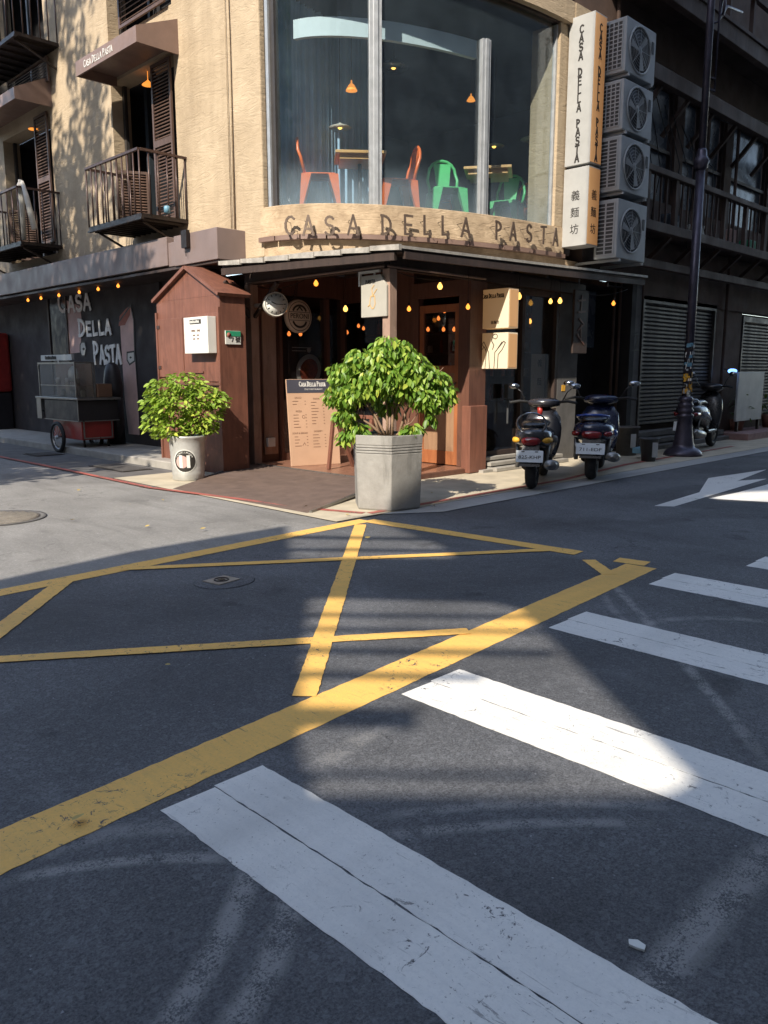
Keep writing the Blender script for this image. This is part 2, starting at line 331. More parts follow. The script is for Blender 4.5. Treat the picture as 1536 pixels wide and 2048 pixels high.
# ------------------------------------------------------------------ builders
OFF = {}
class Fr:      # a wall frame: u to the right, v up, n out of the wall
    def __init__(s, o, u=(1, 0, 0), v=(0, 0, 1)):
        s.o = Vector(o); s.u = Vector(u).normalized(); s.v = Vector(v).normalized(); s.n = s.u.cross(s.v).normalized()
    def p(s, a, b, c=0): return s.o + s.u * a + s.v * b + s.n * c
    def m(s): return Matrix(((s.u.x, s.v.x, s.n.x, s.o.x), (s.u.y, s.v.y, s.n.y, s.o.y), (s.u.z, s.v.z, s.n.z, s.o.z), (0, 0, 0, 1)))
W0 = Fr((0, 0, 0), (1, 0, 0), (0, 1, 0))
def LF(X, Y=0, Z=0): return Fr((X, Y, Z), (0, -1, 0))        # faces -X
def RF(Y, X=0, Z=0): return Fr((X, Y, Z), (1, 0, 0))         # faces -Y
class MB:
    def __init__(s): s.v = []; s.f = []; s.mi = []; s.cur = 0; s.sm = []; s.rc = 0
    def add(s, vs, fs, sm=False):
        b = len(s.v); s.v += [Vector(x) for x in vs]
        for f in fs: s.f.append([b + i for i in f]); s.mi.append(s.cur); s.sm.append(sm)
        return s
    def hexa(s, P): return s.add(P, [(0, 3, 2, 1), (4, 5, 6, 7), (0, 1, 5, 4), (1, 2, 6, 5), (2, 3, 7, 6), (3, 0, 4, 7)])
    def box(s, x0, x1, y0, y1, z0, z1):
        return s.hexa([(x0, y0, z0), (x1, y0, z0), (x1, y1, z0), (x0, y1, z0), (x0, y0, z1), (x1, y0, z1), (x1, y1, z1), (x0, y1, z1)])
    def fb(s, F, a0, a1, b0, b1, c0, c1):
        return s.hexa([F.p(a0, b0, c0), F.p(a1, b0, c0), F.p(a1, b1, c0), F.p(a0, b1, c0), F.p(a0, b0, c1), F.p(a1, b0, c1), F.p(a1, b1, c1), F.p(a0, b1, c1)])
    def prism(s, F, poly, c0, c1):
        n = len(poly); A = [F.p(a, b, c0) for a, b in poly]; B = [F.p(a, b, c1) for a, b in poly]
        return s.add(A + B, [tuple(range(n))[::-1], tuple(range(n, 2 * n))] + [(i, (i + 1) % n, n + (i + 1) % n, n + i) for i in range(n)])
    def beam(s, p, q, w, h=None, up=(0, 0, 1)):
        p = Vector(p); q = Vector(q); d = (q - p).normalized(); u = Vector(up)
        if abs(d.dot(u)) > .95: u = Vector((1, 0, 0))
        a = d.cross(u).normalized() * (w / 2); b = a.cross(d).normalized() * ((h or w) / 2)
        return s.hexa([p - a - b, p + a - b, p + a + b, p - a + b, q - a - b, q + a - b, q + a + b, q - a + b])
    def tube(s, pts, r, n=8, cap=True):
        pts = [Vector(p) for p in pts]; k = len(pts); rs = r if isinstance(r, (list, tuple)) else [r] * k
        vs = []; prev = None
        for i, p in enumerate(pts):
            d = (pts[min(i + 1, k - 1)] - pts[max(i - 1, 0)]).normalized()
            if prev is None:
                u = Vector((0, 0, 1)) if abs(d.z) < .9 else Vector((1, 0, 0)); a = d.cross(u).normalized()
            else: a = (prev - d * prev.dot(d)).normalized()
            prev = a; b = d.cross(a)
            vs += [p + (a * math.cos(t) + b * math.sin(t)) * rs[i] for t in [2 * math.pi * j / n for j in range(n)]]
        fs = [(i * n + j, i * n + (j + 1) % n, (i + 1) * n + (j + 1) % n, (i + 1) * n + j) for i in range(k - 1) for j in range(n)]
        if cap: fs += [tuple(range(n))[::-1], tuple((k - 1) * n + j for j in range(n))]
        return s.add(vs, fs, True)
    def lathe(s, o, prof, n=20, ax=(0, 0, 1), sx=1, sy=1, rot=0):
        o = Vector(o); z = Vector(ax).normalized(); x = z.orthogonal().normalized() if abs(z.z) < .99 else Vector((1, 0, 0)); y = z.cross(x)
        vs = [o + x * (r * math.cos(t) * sx) + y * (r * math.sin(t) * sy) + z * h for r, h in prof for t in [rot + 2 * math.pi * j / n for j in range(n)]]
        k = len(prof)
        fs = [(i * n + j, i * n + (j + 1) % n, (i + 1) * n + (j + 1) % n, (i + 1) * n + j) for i in range(k - 1) for j in range(n)]
        if prof[0][0] > 1e-4: fs.append(tuple(range(n))[::-1])
        if prof[-1][0] > 1e-4: fs.append(tuple((k - 1) * n + j for j in range(n)))
        return s.add(vs, fs, n > 8)
    def ball(s, o, r, n=10, sz=1):
        return s.lathe(o, [(r * math.sin(a) + 1e-5, -r * sz * math.cos(a)) for a in [math.pi * i / 6 for i in range(7)]], n)
    def torus(s, o, R, r, ax, n=24, m=6, sx=1, a0=0, a1=2 * math.pi):
        o = Vector(o); z = Vector(ax).normalized(); x = z.orthogonal().normalized() if abs(z.z) < .99 else Vector((1, 0, 0)); y = z.cross(x)
        pts = [o + x * R * math.cos(a0 + (a1 - a0) * i / n) * sx + y * R * math.sin(a0 + (a1 - a0) * i / n) for i in range(n + 1)]
        return s.tube(pts, r, m, cap=(a1 - a0) < 6.2)
    def ribbon(s, F, pts, w, c0, c1):      # flat stroke, thickness c0..c1 over the frame
        for (a, b), (c, d) in zip(pts, pts[1:]):
            dx, dy = c - a, d - b; L = math.hypot(dx, dy) or 1e-6; ex, ey = dx / L * w * .4, dy / L * w * .4; nx, ny = -dy / L * w / 2, dx / L * w / 2
            s.rc += 1; lift = (s.rc % 23) * .00022
            s.prism(F, [(a - ex + nx, b - ey + ny), (a - ex - nx, b - ey - ny), (c + ex - nx, d + ey - ny), (c + ex + nx, d + ey + ny)], c0 - lift * .3, c1 + lift)
        return s
    def loft(s, secs, n=14):               # secs: (x, cy, cz, halfw, halfh, power)
        vs = []
        for (x, cy, cz, hw, hh, pw) in secs:
            for j in range(n):
                t = 2 * math.pi * j / n; c, d = math.cos(t), math.sin(t)
                vs.append((x, cy + hw * math.copysign(abs(c) ** (2 / pw), c), cz + hh * math.copysign(abs(d) ** (2 / pw), d)))
        k = len(secs)
        return s.add(vs, [(i * n + j, i * n + (j + 1) % n, (i + 1) * n + (j + 1) % n, (i + 1) * n + j) for i in range(k - 1) for j in range(n)] + [tuple(range(n))[::-1], tuple((k - 1) * n + j for j in range(n))], True)
    def build(s, name, mats, parent=None, bevel=0, kind=None, label=None):
        if not isinstance(mats, (list, tuple)): mats = [mats]
        off = OFF.get(parent.name, Vector((0, 0, 0))) if parent else Vector((0, 0, 0))
        me = bpy.data.meshes.new(name); me.from_pydata([v - off for v in s.v], [], s.f)
        for m_ in mats: me.materials.append(M[m_])
        for p, mi, sm in zip(me.polygons, s.mi, s.sm): p.material_index = mi; p.use_smooth = sm
        bm = bmesh.new(); bm.from_mesh(me); bmesh.ops.recalc_face_normals(bm, faces=bm.faces); bm.to_mesh(me); bm.free()
        o = bpy.data.objects.new(name, me); COL.objects.link(o)
        if parent: o.parent = parent
        OFF[o.name] = off
        if bevel:
            b = o.modifiers.new('bevel', 'BEVEL'); b.width = bevel; b.segments = 2; b.limit_method = 'ANGLE'; b.angle_limit = rad(40)
        if kind: o['kind'] = kind
        if label: o['label'] = label
        return o
def tag(o, label, cat, group=None):
    o['label'] = label; o['category'] = cat
    if group: o['group'] = group
    return o
def thing(name, label, cat, loc=(0, 0, 0), group=None):
    o = bpy.data.objects.new(name, None); COL.objects.link(o); o.location = loc; o.empty_display_size = .1
    OFF[o.name] = Vector(loc); tag(o, label, cat, group); return o
def kids(o): return [c for c in bpy.data.objects if c.parent == o]
def copy_tree(o, parent=None, label=None, loc=None, rz=None):
    c = o.copy(); COL.objects.link(c); OFF[c.name] = OFF.get(o.name, Vector((0, 0, 0)))
    if parent: c.parent = parent
    if label: c['label'] = label
    if loc is not None: c.location = loc
    if rz is not None: c.rotation_euler.z = rz
    for k in kids(o): copy_tree(k, c)
    return c
def dupmesh(o, parent, delta=(0, 0, 0)):
    c = o.copy(); COL.objects.link(c); c.parent = parent; c.location = o.location + Vector(delta); return c
def text(body, F, size, mat, parent, depth=.002, align='CENTER', name='lettering', sx=1):
    cu = bpy.data.curves.new('t', 'FONT'); cu.body = body; cu.size = size; cu.align_x = align; cu.align_y = 'CENTER'; cu.extrude = depth; cu.resolution_u = 3
    ob = bpy.data.objects.new('t', cu); COL.objects.link(ob)
    dg = bpy.context.evaluated_depsgraph_get(); me = bpy.data.meshes.new_from_object(ob.evaluated_get(dg))
    bpy.data.objects.remove(ob)
    off = OFF.get(parent.name, Vector((0, 0, 0)))
    me.transform(Matrix.Translation(-off) @ F.m() @ Matrix.Diagonal((sx, 1, 1, 1)))
    me.materials.clear(); me.materials.append(M[mat]); me.name = name
    o = bpy.data.objects.new(name, me); COL.objects.link(o); o.parent = parent; OFF[o.name] = off
    return o
def arcp(cx, cy, rx, ry, a0, a1, n=9): return [(cx + rx * math.cos(rad(a0 + (a1 - a0) * i / n)), cy + ry * math.sin(rad(a0 + (a1 - a0) * i / n))) for i in range(n + 1)]
GL = {'C': [arcp(.34, .5, .3, .46, 48, 312)], 'A': [[(.02, 0), (.3, 1), (.58, 0)], [(.12, .34), (.52, .3)]],
      'S': [arcp(.3, .73, .22, .23, 30, 260, 8) + arcp(.28, .26, .24, .25, 80, -150, 8)], 'D': [[(.08, 0), (.06, 1)], [(.0, 1)] + arcp(.1, .5, .44, .48, 85, -85) + [(.02, .02)]],
      'E': [[(.5, .97), (.06, 1), (.08, .02), (.52, 0)], [(.08, .52), (.44, .5)]], 'L': [[(.08, 1), (.1, .02), (.5, .06)]],
      'P': [[(.1, 0), (.08, 1)], [(.04, 1)] + arcp(.14, .73, .34, .25, 80, -90) + [(.08, .46)]], 'T': [[(.0, .96), (.56, 1)], [(.3, .98), (.28, 0)]],
      'R': [[(.1, 0), (.08, 1)], [(.04, 1)] + arcp(.14, .73, .32, .25, 80, -90) + [(.08, .46)], [(.2, .46), (.5, 0)]],
      'O': [arcp(.32, .5, .28, .48, 0, 360, 14)], 'N': [[(.06, 0), (.06, 1), (.5, 0), (.5, 1)]], 'I': [[(.1, 0), (.1, 1)]]}
GW = {'I': .25, ' ': .5}
def hand(mb, F, body, h, wd, c0, c1, a=0, b=0, cap=1.0, sp=.12, wscale=1):      # brush-like capitals, first of each word larger if cap > 1
    x = a; start = True
    for ch in body:
        if ch == ' ': x += h * .45 * wscale; start = True; continue
        k = h * (cap if start else 1); start = False
        for st in GL[ch]: mb.ribbon(F, [(x + u * k * wscale, b + v * k) for u, v in st], wd, c0, c1)
        x += k * (GW.get(ch, .6) + sp) * wscale
    return x
def vhand(mb, F, body, h, wd, c0, c1, a, b, step):
    y = b
    for ch in body:
        if ch == ' ': y -= step * .8; continue
        for st in GL[ch]: mb.ribbon(F, [(a + (u - .3) * h, y + v * h) for u, v in st], wd, c0, c1)
        y -= step

# ------------------------------------------------------------------ ground
def sheet(name, poly, z, mat, parent=None, th=None, cat=None):
    mb = MB(); mb.prism(W0, poly, z - (th or .003), z); o = mb.build(name, mat, parent); 
    return o
g = MB(); g.add([(-60, -60, 0), (80, -60, 0), (80, 80, 0), (-60, 80, 0)], [(0, 1, 2, 3)])
road = g.build('road', 'asphalt_road'); road['kind'] = 'structure'
old = sheet('sunlit_road_sheet', [(-2.5, 5.4), (1.8, 5.42), (3.6, 5.53), (5.12, 5.62), (5.12, 50), (-2.5, 50)], .0008, 'asphalt_sunlit'); old['kind'] = 'structure'  # lighter sheet of the same asphalt laid where the sun falls
def stripe(name, p, q, wd, mat, z=.0020, ends=None):
    p = Vector(p); q = Vector(q); d = (q - p).normalized(); n = Vector((-d.y, d.x)) * wd / 2
    random.seed(int(p.x * 991 + p.y * 77))
    L = (q - p).length; k = max(2, int(L / (.035 if L < 8 else .3))); lf = []; rt = []
    for i in range(k + 1):
        c = p + d * (L * i / k); lf.append(c + n * (1 + random.uniform(-.0045, .0015) * 2 / wd)); rt.append(c - n * (1 + random.uniform(-.0045, .0015) * 2 / wd))
    poly = [(v.x, v.y) for v in rt + lf[::-1]]
    mb = MB(); mb.prism(W0, poly, z - .0012, z); return mb.build(name, mat, road)
for i, (x0, x1, yt) in enumerate(((1.22, 1.66, 2.28), (2.50, 2.92, 2.39), (3.80, 4.21, 2.46), (5.11, 5.51, 2.51), (6.13, 6.53, 2.24), (7.4, 7.8, 2.3))):
    stripe('crosswalk_stripe', (x0 + .1065, yt), (x0 + .1065, -2.2), .2150, 'paint_white')
    stripe('crosswalk_stripe', (x0 + .3235, yt + .012), (x0 + .3235, -2.2), .2150, 'paint_white')
YL = [((.0, 2.36), (5.56, 2.80), .24, .0020), ((-1.5, 5.28), (5.40, 5.66), .17, .0032), ((5.41, 5.63), (5.61, 3.37), .17, .0044), ((5.20, 5.52), (2.17, 2.68), .115, .0056),
      ((2.72, 5.50), (5.52, 3.62), .10, .0068), ((1.37 - 1.2, 4.15 + .82), (3.42, 2.74), .10, .0068), ((2.28, 5.46), (1.0, 4.03), .13, .0056), ((5.46, 3.19), (5.16, 2.84), .11, .0032), ((5.62, 3.04), (5.66, 2.80), .16, .0032)]
for p, q, wd, z in YL: stripe('yellow_line', p, q, wd, 'paint_yellow', z)
for poly in ([(8.25, 4.04), (8.37, 3.87), (11.5, 4.02), (11.0, 4.22), (12.6, 4.42), (11.0, 4.62), (9.6, 4.13)], [(9.2, 3.84), (9.43, 3.24), (10.6, 3.4), (11.2, 3.8), (9.95, 3.79)]):
    mb = MB(); mb.prism(W0, poly, .0008, .002); mb.build('lane_arrow' if poly[0][0] < 9 else 'painted_island', 'paint_white', road)
# gutters, red kerb lines, pavements
gt = sheet('gutter', [(6.3, 5.42), (60, 5.62), (60, 5.88), (5.6, 5.88)], .008, 'gutter_concrete'); gt['kind'] = 'structure'
pv = sheet('pavement', [(5.12, 5.78), (60, 5.78), (60, 7.45), (7.17, 7.45), (7.17, 9.9), (6.15, 10.4), (5.12, 10.4)], .0124, 'sidewalk'); pv['kind'] = 'structure'
lg = sheet('gutter', [(5.08, 10.4), (6.15, 10.4), (6.15, 45), (5.08, 45)], .0125, 'concrete_dark'); lg['kind'] = 'structure'
def redline(pts, wd=.085):
    for p, q in zip(pts, pts[1:]): stripe('red_line', p, q, wd, 'paint_red', .0175)
redline([(5.1, 30), (5.05, 11.5), (5.0, 9.2), (5.28, 7.45), (5.44, 6.45), (5.62, 5.92)]); redline([(5.66, 5.87), (9.4, 5.90), (11.6, 6.2), (16, 6.28)])
mb = MB(); mb.box(6.15, 7.35, 10.3, 45, 0, .13); kb = mb.build('kerb', 'concrete', bevel=.015); kb['kind'] = 'structure'
# grates in the left gutter
for (a, b) in ((10.9, 12.0), (14.0, 14.6)):
    gr = thing('drain_grate', 'rusty iron drain grate in the gutter ' + ('nearest the metal pot' if a < 12 else 'below the red food cart'), 'drain grate', (5.75, a, .01), 'iron drain grates in the gutter')
    mb = MB(); mb.box(5.5, 6.0, a, b, .013, .02); mb.build('frame', 'dark_metal', gr)
    k = int((b - a) / .07)
    for i in range(k): 
        mb = MB(); mb.box(5.53, 5.97, a + .03 + i * .07, a + .065 + i * .07, .0205, .03); mb.build('bar', 'concrete_dark', gr)
# manhole covers
mh = thing('manhole_cover', 'round worn iron manhole cover at the left edge of the junction', 'manhole cover', (2.85, 8.35, .0))
mb = MB(); mb.lathe((2.85, 8.35, .004), [(.46, 0), (.46, .006), (.42, .006), (.415, .003), (.0001, .003)], 40); mb.build('rim', 'concrete_dark', mh)
mb = MB()
for i in range(-9, 10):
    for j in range(-9, 10):
        x, y = i * .045, j * .045
        if x * x + y * y < .38 ** 2: mb.box(2.85 + x - .015, 2.85 + x + .015, 8.35 + y - .015, 8.35 + y + .015, .007, .013)
mb.lathe((2.85, 8.35, .0072), [(.40, 0), (.40, .002)], 40); mb.build('stud_plate', 'manhole_iron', mh)
vc = thing('valve_cover', 'small square iron valve cover in the middle of the yellow box', 'manhole cover', (3.06, 4.68, 0))
F = Fr((3.06, 4.68, .0), (1, .15, 0), (-.15, 1, 0))
mb = MB(); mb.lathe((3.07, 4.66, .0), [(.2, .002), (.19, .004), (.0001, .004)], 30, sx=1.1); mb.build('collar', 'asphalt_road', vc)
mb = MB(); mb.fb(F, -.1, .1, -.085, .085, .004, .010); mb.build('plate', 'manhole_iron', vc)
mb = MB(); mb.torus(F.p(0, 0, .012), .05, .006, (0, 0, 1), 16, 5); mb.fb(F, -.02, .02, -.02, .02, .0102, .014); mb.build('boss', 'dark_metal', vc)

# ------------------------------------------------------------------ corner building
cb = thing('corner_building', 'tan plaster corner building with curved upper bay window and dark wooden shopfront', 'building', (7.1, 9.5, 0))
def P(name, mb, mat, parent=cb, **k): return mb.build(name, mat, parent, **k)
WX = 7.1
# left facade wall with openings cut as strips; windows at Y 11.65-13.72 and 14.75-17.2, z 3.78-6.35 and above 7.0
mb = MB()
yb = [9.52, 10.10]; mb.box(WX - .02, WX + .17, 9.46, 10.10, 3.05, 11)      # corner pilaster
P('pilaster', mb, 'plaster', bevel=.02)
mb = MB()
def wall_strip(y0, y1, z0, z1): mb.box(WX, WX + .35, y0, y1, z0, z1)
mb.box(WX, WX + .15, 10.102, 11.66, 3.05, 11); wall_strip(13.70, 16.2, 3.05, 11); wall_strip(18.6, 30, 3.05, 11)
for y0, y1 in ((11.66, 13.70), (16.2, 18.6)): wall_strip(y0, y1, 3.05, 3.78); wall_strip(y0, y1, 6.3, 6.95); wall_strip(y0, y1, 9.6, 11)
P('wall', mb, 'plaster')
mb = MB(); mb.tube([(WX - .03, 10.14, 3.5), (WX - .03, 10.13, 6), (WX - .03, 10.16, 9)], .012, 6); mb.tube([(WX - .03, 10.22, 3.5), (WX - .03, 10.23, 9)], .007, 5); P('conduit', mb, 'plaster')
# window interiors
for y0, y1 in ((11.66, 13.70), (16.2, 18.6)):
    for z0, z1 in ((3.78, 6.3), (6.95, 9.6)):
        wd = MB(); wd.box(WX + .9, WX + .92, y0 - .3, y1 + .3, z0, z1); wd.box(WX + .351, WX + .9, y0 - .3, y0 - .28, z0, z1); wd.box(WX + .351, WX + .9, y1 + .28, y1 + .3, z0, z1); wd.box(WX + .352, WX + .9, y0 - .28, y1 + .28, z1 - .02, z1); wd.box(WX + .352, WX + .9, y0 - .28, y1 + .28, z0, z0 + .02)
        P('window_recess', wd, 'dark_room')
        fr = MB()
        for a, b in ((y0, y0 + .07), (y1 - .07, y1), ((y0 + y1) / 2 - .035, (y0 + y1) / 2 + .035)): fr.box(WX + .2, WX + .26, a, b, z0 + .003, z1 - .003)
        P('window_frame', fr, 'window_frame_dark')
# louvred shutters: frame, slats as sub-parts
def shutter(F, a0, a1, b0, b1, n, mid=True):
    mb = MB(); t = .045
    mb.fb(F, a0, a0 + t, b0, b1, 0, .035); mb.fb(F, a1 - t, a1, b0, b1, 0, .035); mb.fb(F, a0 + t, a1 - t, b0, b0 + t, 0, .035); mb.fb(F, a0 + t, a1 - t, b1 - t, b1, 0, .035)
    if mid: mb.fb(F, a0 + t, a1 - t, (b0 + b1) / 2 - .05, (b0 + b1) / 2 + .05, 0, .035)
    fr = P('louvred_shutter', mb, 'shutter_wood')
    first = None
    for i in range(n):
        b = b0 + t + (b1 - b0 - 2 * t) * (i + .5) / n
        if mid and abs(b - (b0 + b1) / 2) < .06: continue
        if first is None:
            sm = MB(); sm.hexa([F.p(a0 + t, b - .012, .03), F.p(a1 - t, b - .012, .03), F.p(a1 - t, b + .016, .004), F.p(a0 + t, b + .016, .004), F.p(a0 + t, b - .020, .024), F.p(a1 - t, b - .020, .024), F.p(a1 - t, b + .008, -.002), F.p(a0 + t, b + .008, -.002)])
            first = sm.build('slat', 'shutter_wood', fr); fb_ = b
        else: dupmesh(first, fr, F.v * (b - fb_))
    return fr
shutter(LF(7.08), -12.28, -11.70, 3.86, 6.22, 44)
shutter(Fr((7.08, 13.66, 0), (.9, -.45, 0)), 0, .55, 3.86, 4.9, 20, False)
shutter(LF(7.04), -13.15, -11.72, 6.98, 9.4, 30)
shutter(LF(7.08), -16.85, -16.25, 4.0, 6.4, 40)
shutter(Fr((7.08, 18.5, 0), (.9, -.45, 0)), 0, .55, 3.86, 4.9, 20, False)
shutter(LF(7.04), -17.9, -15.95, 6.86, 7.3, 7, False)
# awnings
def awning(y0, y1, zf0, zf1, zb, txt):
    mb = MB(); xf = 6.4
    mb.add([(xf, y0, zf0), (xf, y1, zf0), (xf, y1, zf1), (xf, y0, zf1), (WX, y0, zf0), (WX, y1, zf0), (WX, y1, zb), (WX, y0, zb),
            (xf + .03, y0 + .03, zf0), (xf + .03, y1 - .03, zf0), (WX, y1 - .03, zf0), (WX, y0 + .03, zf0), (xf + .03, y0 + .03, zf0 + .15), (xf + .03, y1 - .03, zf0 + .15), (WX, y1 - .03, zf0 + .15), (WX, y0 + .03, zf0 + .15)],
           [(0, 1, 2, 3), (3, 2, 6, 7), (0, 3, 7, 4), (1, 5, 6, 2), (0, 8, 9, 1), (0, 4, 11, 8), (1, 9, 10, 5), (8, 12, 13, 9), (9, 13, 14, 10), (8, 11, 15, 12), (12, 15, 14, 13)])
    aw = P('awning', mb, 'awning_metal')
    mb = MB(); F = LF(xf - .001); hand(mb, F, 'CASA DELLA PASTA', .085, .014, 0, .003, -y1 + .3, zf0 + .06, 1.25)
    mb.build('lettering', 'letter_white', aw)
awning(11.5, 13.5, 6.2, 6.42, 6.7, True); awning(16.05, 18.8, 6.44, 6.64, 6.98, True)
# balconies
def balcony(y0, y1, zf, zr, x0=6.3, nfront=10, nside=5):
    mb = MB(); mb.box(x0, WX, y0, y1, zf, zf + .06); mb.box(x0 - .02, x0 + .03, y0 - .02, y1 + .02, zf - .03, zf - .001)
    for i in range(10):
        y = y0 + (y1 - y0) * (i + .5) / 10; mb.box(x0 + .05, WX - .03, y - .01, y + .01, zf - .035, zf - .0015)
    mb.beam((x0 + .1, y0 + .15, zf - .04), (WX, y0 + .15, zf - .35), .03); mb.beam((x0 + .1, y1 - .15, zf - .04), (WX, y1 - .15, zf - .35), .03)
    bl = P('balcony', mb, 'dark_metal')
    mb = MB(); mb.beam((x0, y0, zr), (x0, y1, zr), .045, .035); mb.beam((x0 + .022, y0, zr), (WX, y0, zr), .045, .035); mb.beam((x0 + .022, y1, zr), (WX, y1, zr), .045, .035)
    mb.build('handrail', 'rail_metal', bl)
    pts = [(x0, y0 + (y1 - y0) * i / nfront) for i in range(nfront + 1)] + [(x0 + (WX - .03 - x0) * i / nside, y0) for i in range(1, nside + 1)] + [(x0 + (WX - .03 - x0) * i / nside, y1) for i in range(1, nside + 1)]
    first = None
    for x, y in pts:
        if first is None:
            mb = MB(); mb.tube([(x, y, zf + .055), (x, y, zr - .015)], .0125, 6); first = mb.build('baluster', 'rail_metal', bl); p0 = (x, y)
        else: dupmesh(first, bl, (x - p0[0], y - p0[1], 0))
    return bl
balcony(11.42, 13.15, 3.74, 4.70); balcony(16.0, 18.7, 3.84, 4.87); balcony(15.6, 18.9, 7.38, 8.4)
balcony(11.3, 13.3, 7.6 + .2, 8.6)
# lower fascia (long shop canopy), soffit and dark shop wall
mb = MB(); mb.box(6.60, WX - .002, 9.90, 11.05, 3.02, 3.45); mb.box(6.62, WX - .002, 11.051, 11.25, 3.03, 3.38); mb.box(6.60, WX - .002, 11.251, 30, 3.05, 3.47)
P('shop_canopy', mb, 'fascia_metal', bevel=.008)
mb = MB(); mb.box(6.63, 7.5, 9.92, 30, 2.98, 3.018); P('soffit', mb, 'dark_wood')
mb = MB(); mb.box(7.32, 7.6, 11.3, 30, .0, 2.98); P('shop_wall', mb, 'charcoal_wall')
for y0 in (12.7,): 
    mb = MB(); mb.box(7.27, 7.319, y0, y0 + .1, .13, 2.97); P('wall_batten', mb, 'charcoal_wall')
# mural and big hand lettered name on the dark wall
F = LF(7.318)
mb = MB(); a = at(96, 592, X=7.31); b = at(130, 592, X=7.31); mb.box(7.312, 7.3195, b.y, a.y, .9, a.z); P('dark_window', mb, 'door_glass_dark')
mb = MB(); mb.box(7.29, 7.311, b.y - .05, b.y, .9, a.z + .03); P('window_frame', mb, 'dark_wood'); mb = MB(); mb.box(7.29, 7.311, a.y, a.y + .05, .9, a.z + .03); P('window_frame', mb, 'dark_wood')
def gpoly(pts, X=7.318): return [(-p.y, p.z) for p in [at(a, b, X=X) for a, b in pts]]
mb = MB(); mb.prism(F, gpoly([(131, 600), (160, 612), (165, 650), (160, 705), (134, 708), (133, 660)]), .001, .004); P('mural_bottle', mb, 'mural_pink'); mb = MB(); mb.prism(F, gpoly([(240, 640), (262, 612), (268, 640), (270, 700), (277, 790), (280, 870), (258, 868), (250, 800), (246, 740)]), .001, .004)
P('mural_bottle', mb, 'mural_pink')
mb = MB(); mb.prism(F, gpoly([(238, 652), (240, 632), (252, 618), (262, 611), (260, 630), (250, 650)]), .0042, .007); P('mural_cap', mb, 'mural_red')
mb = MB(); mb.prism(F, gpoly([(161, 690), (164, 684), (170, 684), (173, 697), (170, 712), (164, 712), (161, 702)]), .0042, .007); mb.prism(F, gpoly([(256, 706), (268, 704), (269, 722), (260, 728), (256, 720)]), .0042, .007); P('mural_eye', mb, 'mural_white')
mb = MB()
for c, s_ in (((168, 698), 3.0), ((262, 715), 2.5)):
    mb.prism(F, gpoly([(c[0] - s_, c[1]), (c[0], c[1] - s_), (c[0] + s_, c[1]), (c[0], c[1] + s_)]), .0072, .009)
for pl in ([(161, 690), (164, 684), (170, 684), (173, 697), (170, 712), (164, 712), (161, 702), (161, 690)], [(255, 705), (269, 703), (270, 722), (260, 729), (255, 720), (255, 705)], [(240, 612 + 30), (262, 611), (268, 640), (270, 700), (277, 790), (281, 872)], [(131, 600), (133, 660), (134, 705)]):
    mb2 = MB(); mb2.ribbon(F, gpoly(pl), .03, .0074, .0088); P('mural_outline', mb2, 'ink')
P('mural_pupil', mb, 'ink')
mb = MB()
def line_hand(body, x0, ytop, ybot, x1, capk):
    A = at(x0, ybot, X=7.318); B = at(x1, ybot, X=7.318); h = (at(x0, ytop, X=7.318).z - A.z)
    # measured total width
    Fh = LF(7.318, A.y, A.z); tmp = MB(); wtot = hand(tmp, Fh, body, h / capk, .05, 0, .01, cap=capk); ws = (A.y - B.y) / wtot
    hand(mb, Fh, body, h / capk, .066, .009, .02, cap=capk, wscale=ws)
line_hand('CASA', 119, 583, 626, 186, 1.35); line_hand('DELLA', 160, 640, 672, 226, 1.25); line_hand('PASTA', 190, 685, 727, 246, 1.25)
P('painted_lettering', mb, 'mural_letter')
# red box at far left
rb = thing('red_cabinet', 'dark red cabinet standing against the left wall', 'cabinet', (6.9, 18.4, .13))
mb = MB(); mb.box(6.75, 7.3, 19.65, 21.4, 1.0, 2.35); mb.build('body', 'cart_red', rb, bevel=.06)
mb = MB(); mb.box(6.80, 7.28, 19.7, 21.35, .13, .99); mb.build('base', 'cart_black', rb, bevel=.02)

# bay: the curved corner
def cv(th, off=0.0):
    x, y = 11.4 - 4.3 * math.cos(th), 9.5 - 2.1 * math.sin(th)
    n = Vector((-math.cos(th) / 4.3, -math.sin(th) / 2.1)).normalized()
    return Vector((x + n.x * off, y + n.y * off)), n
def th_px(px, off=0.0):
    k = (px - 768) / CF; lo, hi = 0, math.pi / 2
    for _ in range(40):
        m_ = (lo + hi) / 2; p, n = cv(m_, off); f = (p.x + p.y) * .7071; c = f * math.cos(CT) - 2.2 * math.sin(CT)
        if (p.x - p.y) * .7071 / c < k: lo = m_
        else: hi = m_
    return lo
def curved(mb, t0, t1, o0, o1, z0, z1, n=24):
    vs = []; k = n + 1
    for i in range(k):
        t = t0 + (t1 - t0) * i / n
        a = cv(t, o0)[0]; b = cv(t, o1)[0]; vs += [(a.x, a.y, z0), (b.x, b.y, z0), (b.x, b.y, z1), (a.x, a.y, z1)]
    fs = [(i * 4 + j, i * 4 + (j + 1) % 4, i * 4 + 4 + (j + 1) % 4, i * 4 + 4 + j) for i in range(n) for j in range(4)] + [(0, 3, 2, 1), (n * 4, n * 4 + 1, n * 4 + 2, n * 4 + 3)]
    mb.add(vs, fs)
HP = math.pi / 2
mb = MB(); curved(mb, .0, HP, -.3, .05, 3.30, 3.70, 32); P('curved_band', mb, 'plaster_band', bevel=.01)
mb = MB(); curved(mb, 0, HP, -.28, .0, 2.96, 3.235, 32); mb.box(11.4, 11.9, 7.402, 7.9, 2.9, 3.235); P('lower_wall', mb, 'plaster_band')
ed = [0, .14, .30, .44, .60, .78, .93, 1.07, 1.22, 1.38, HP]
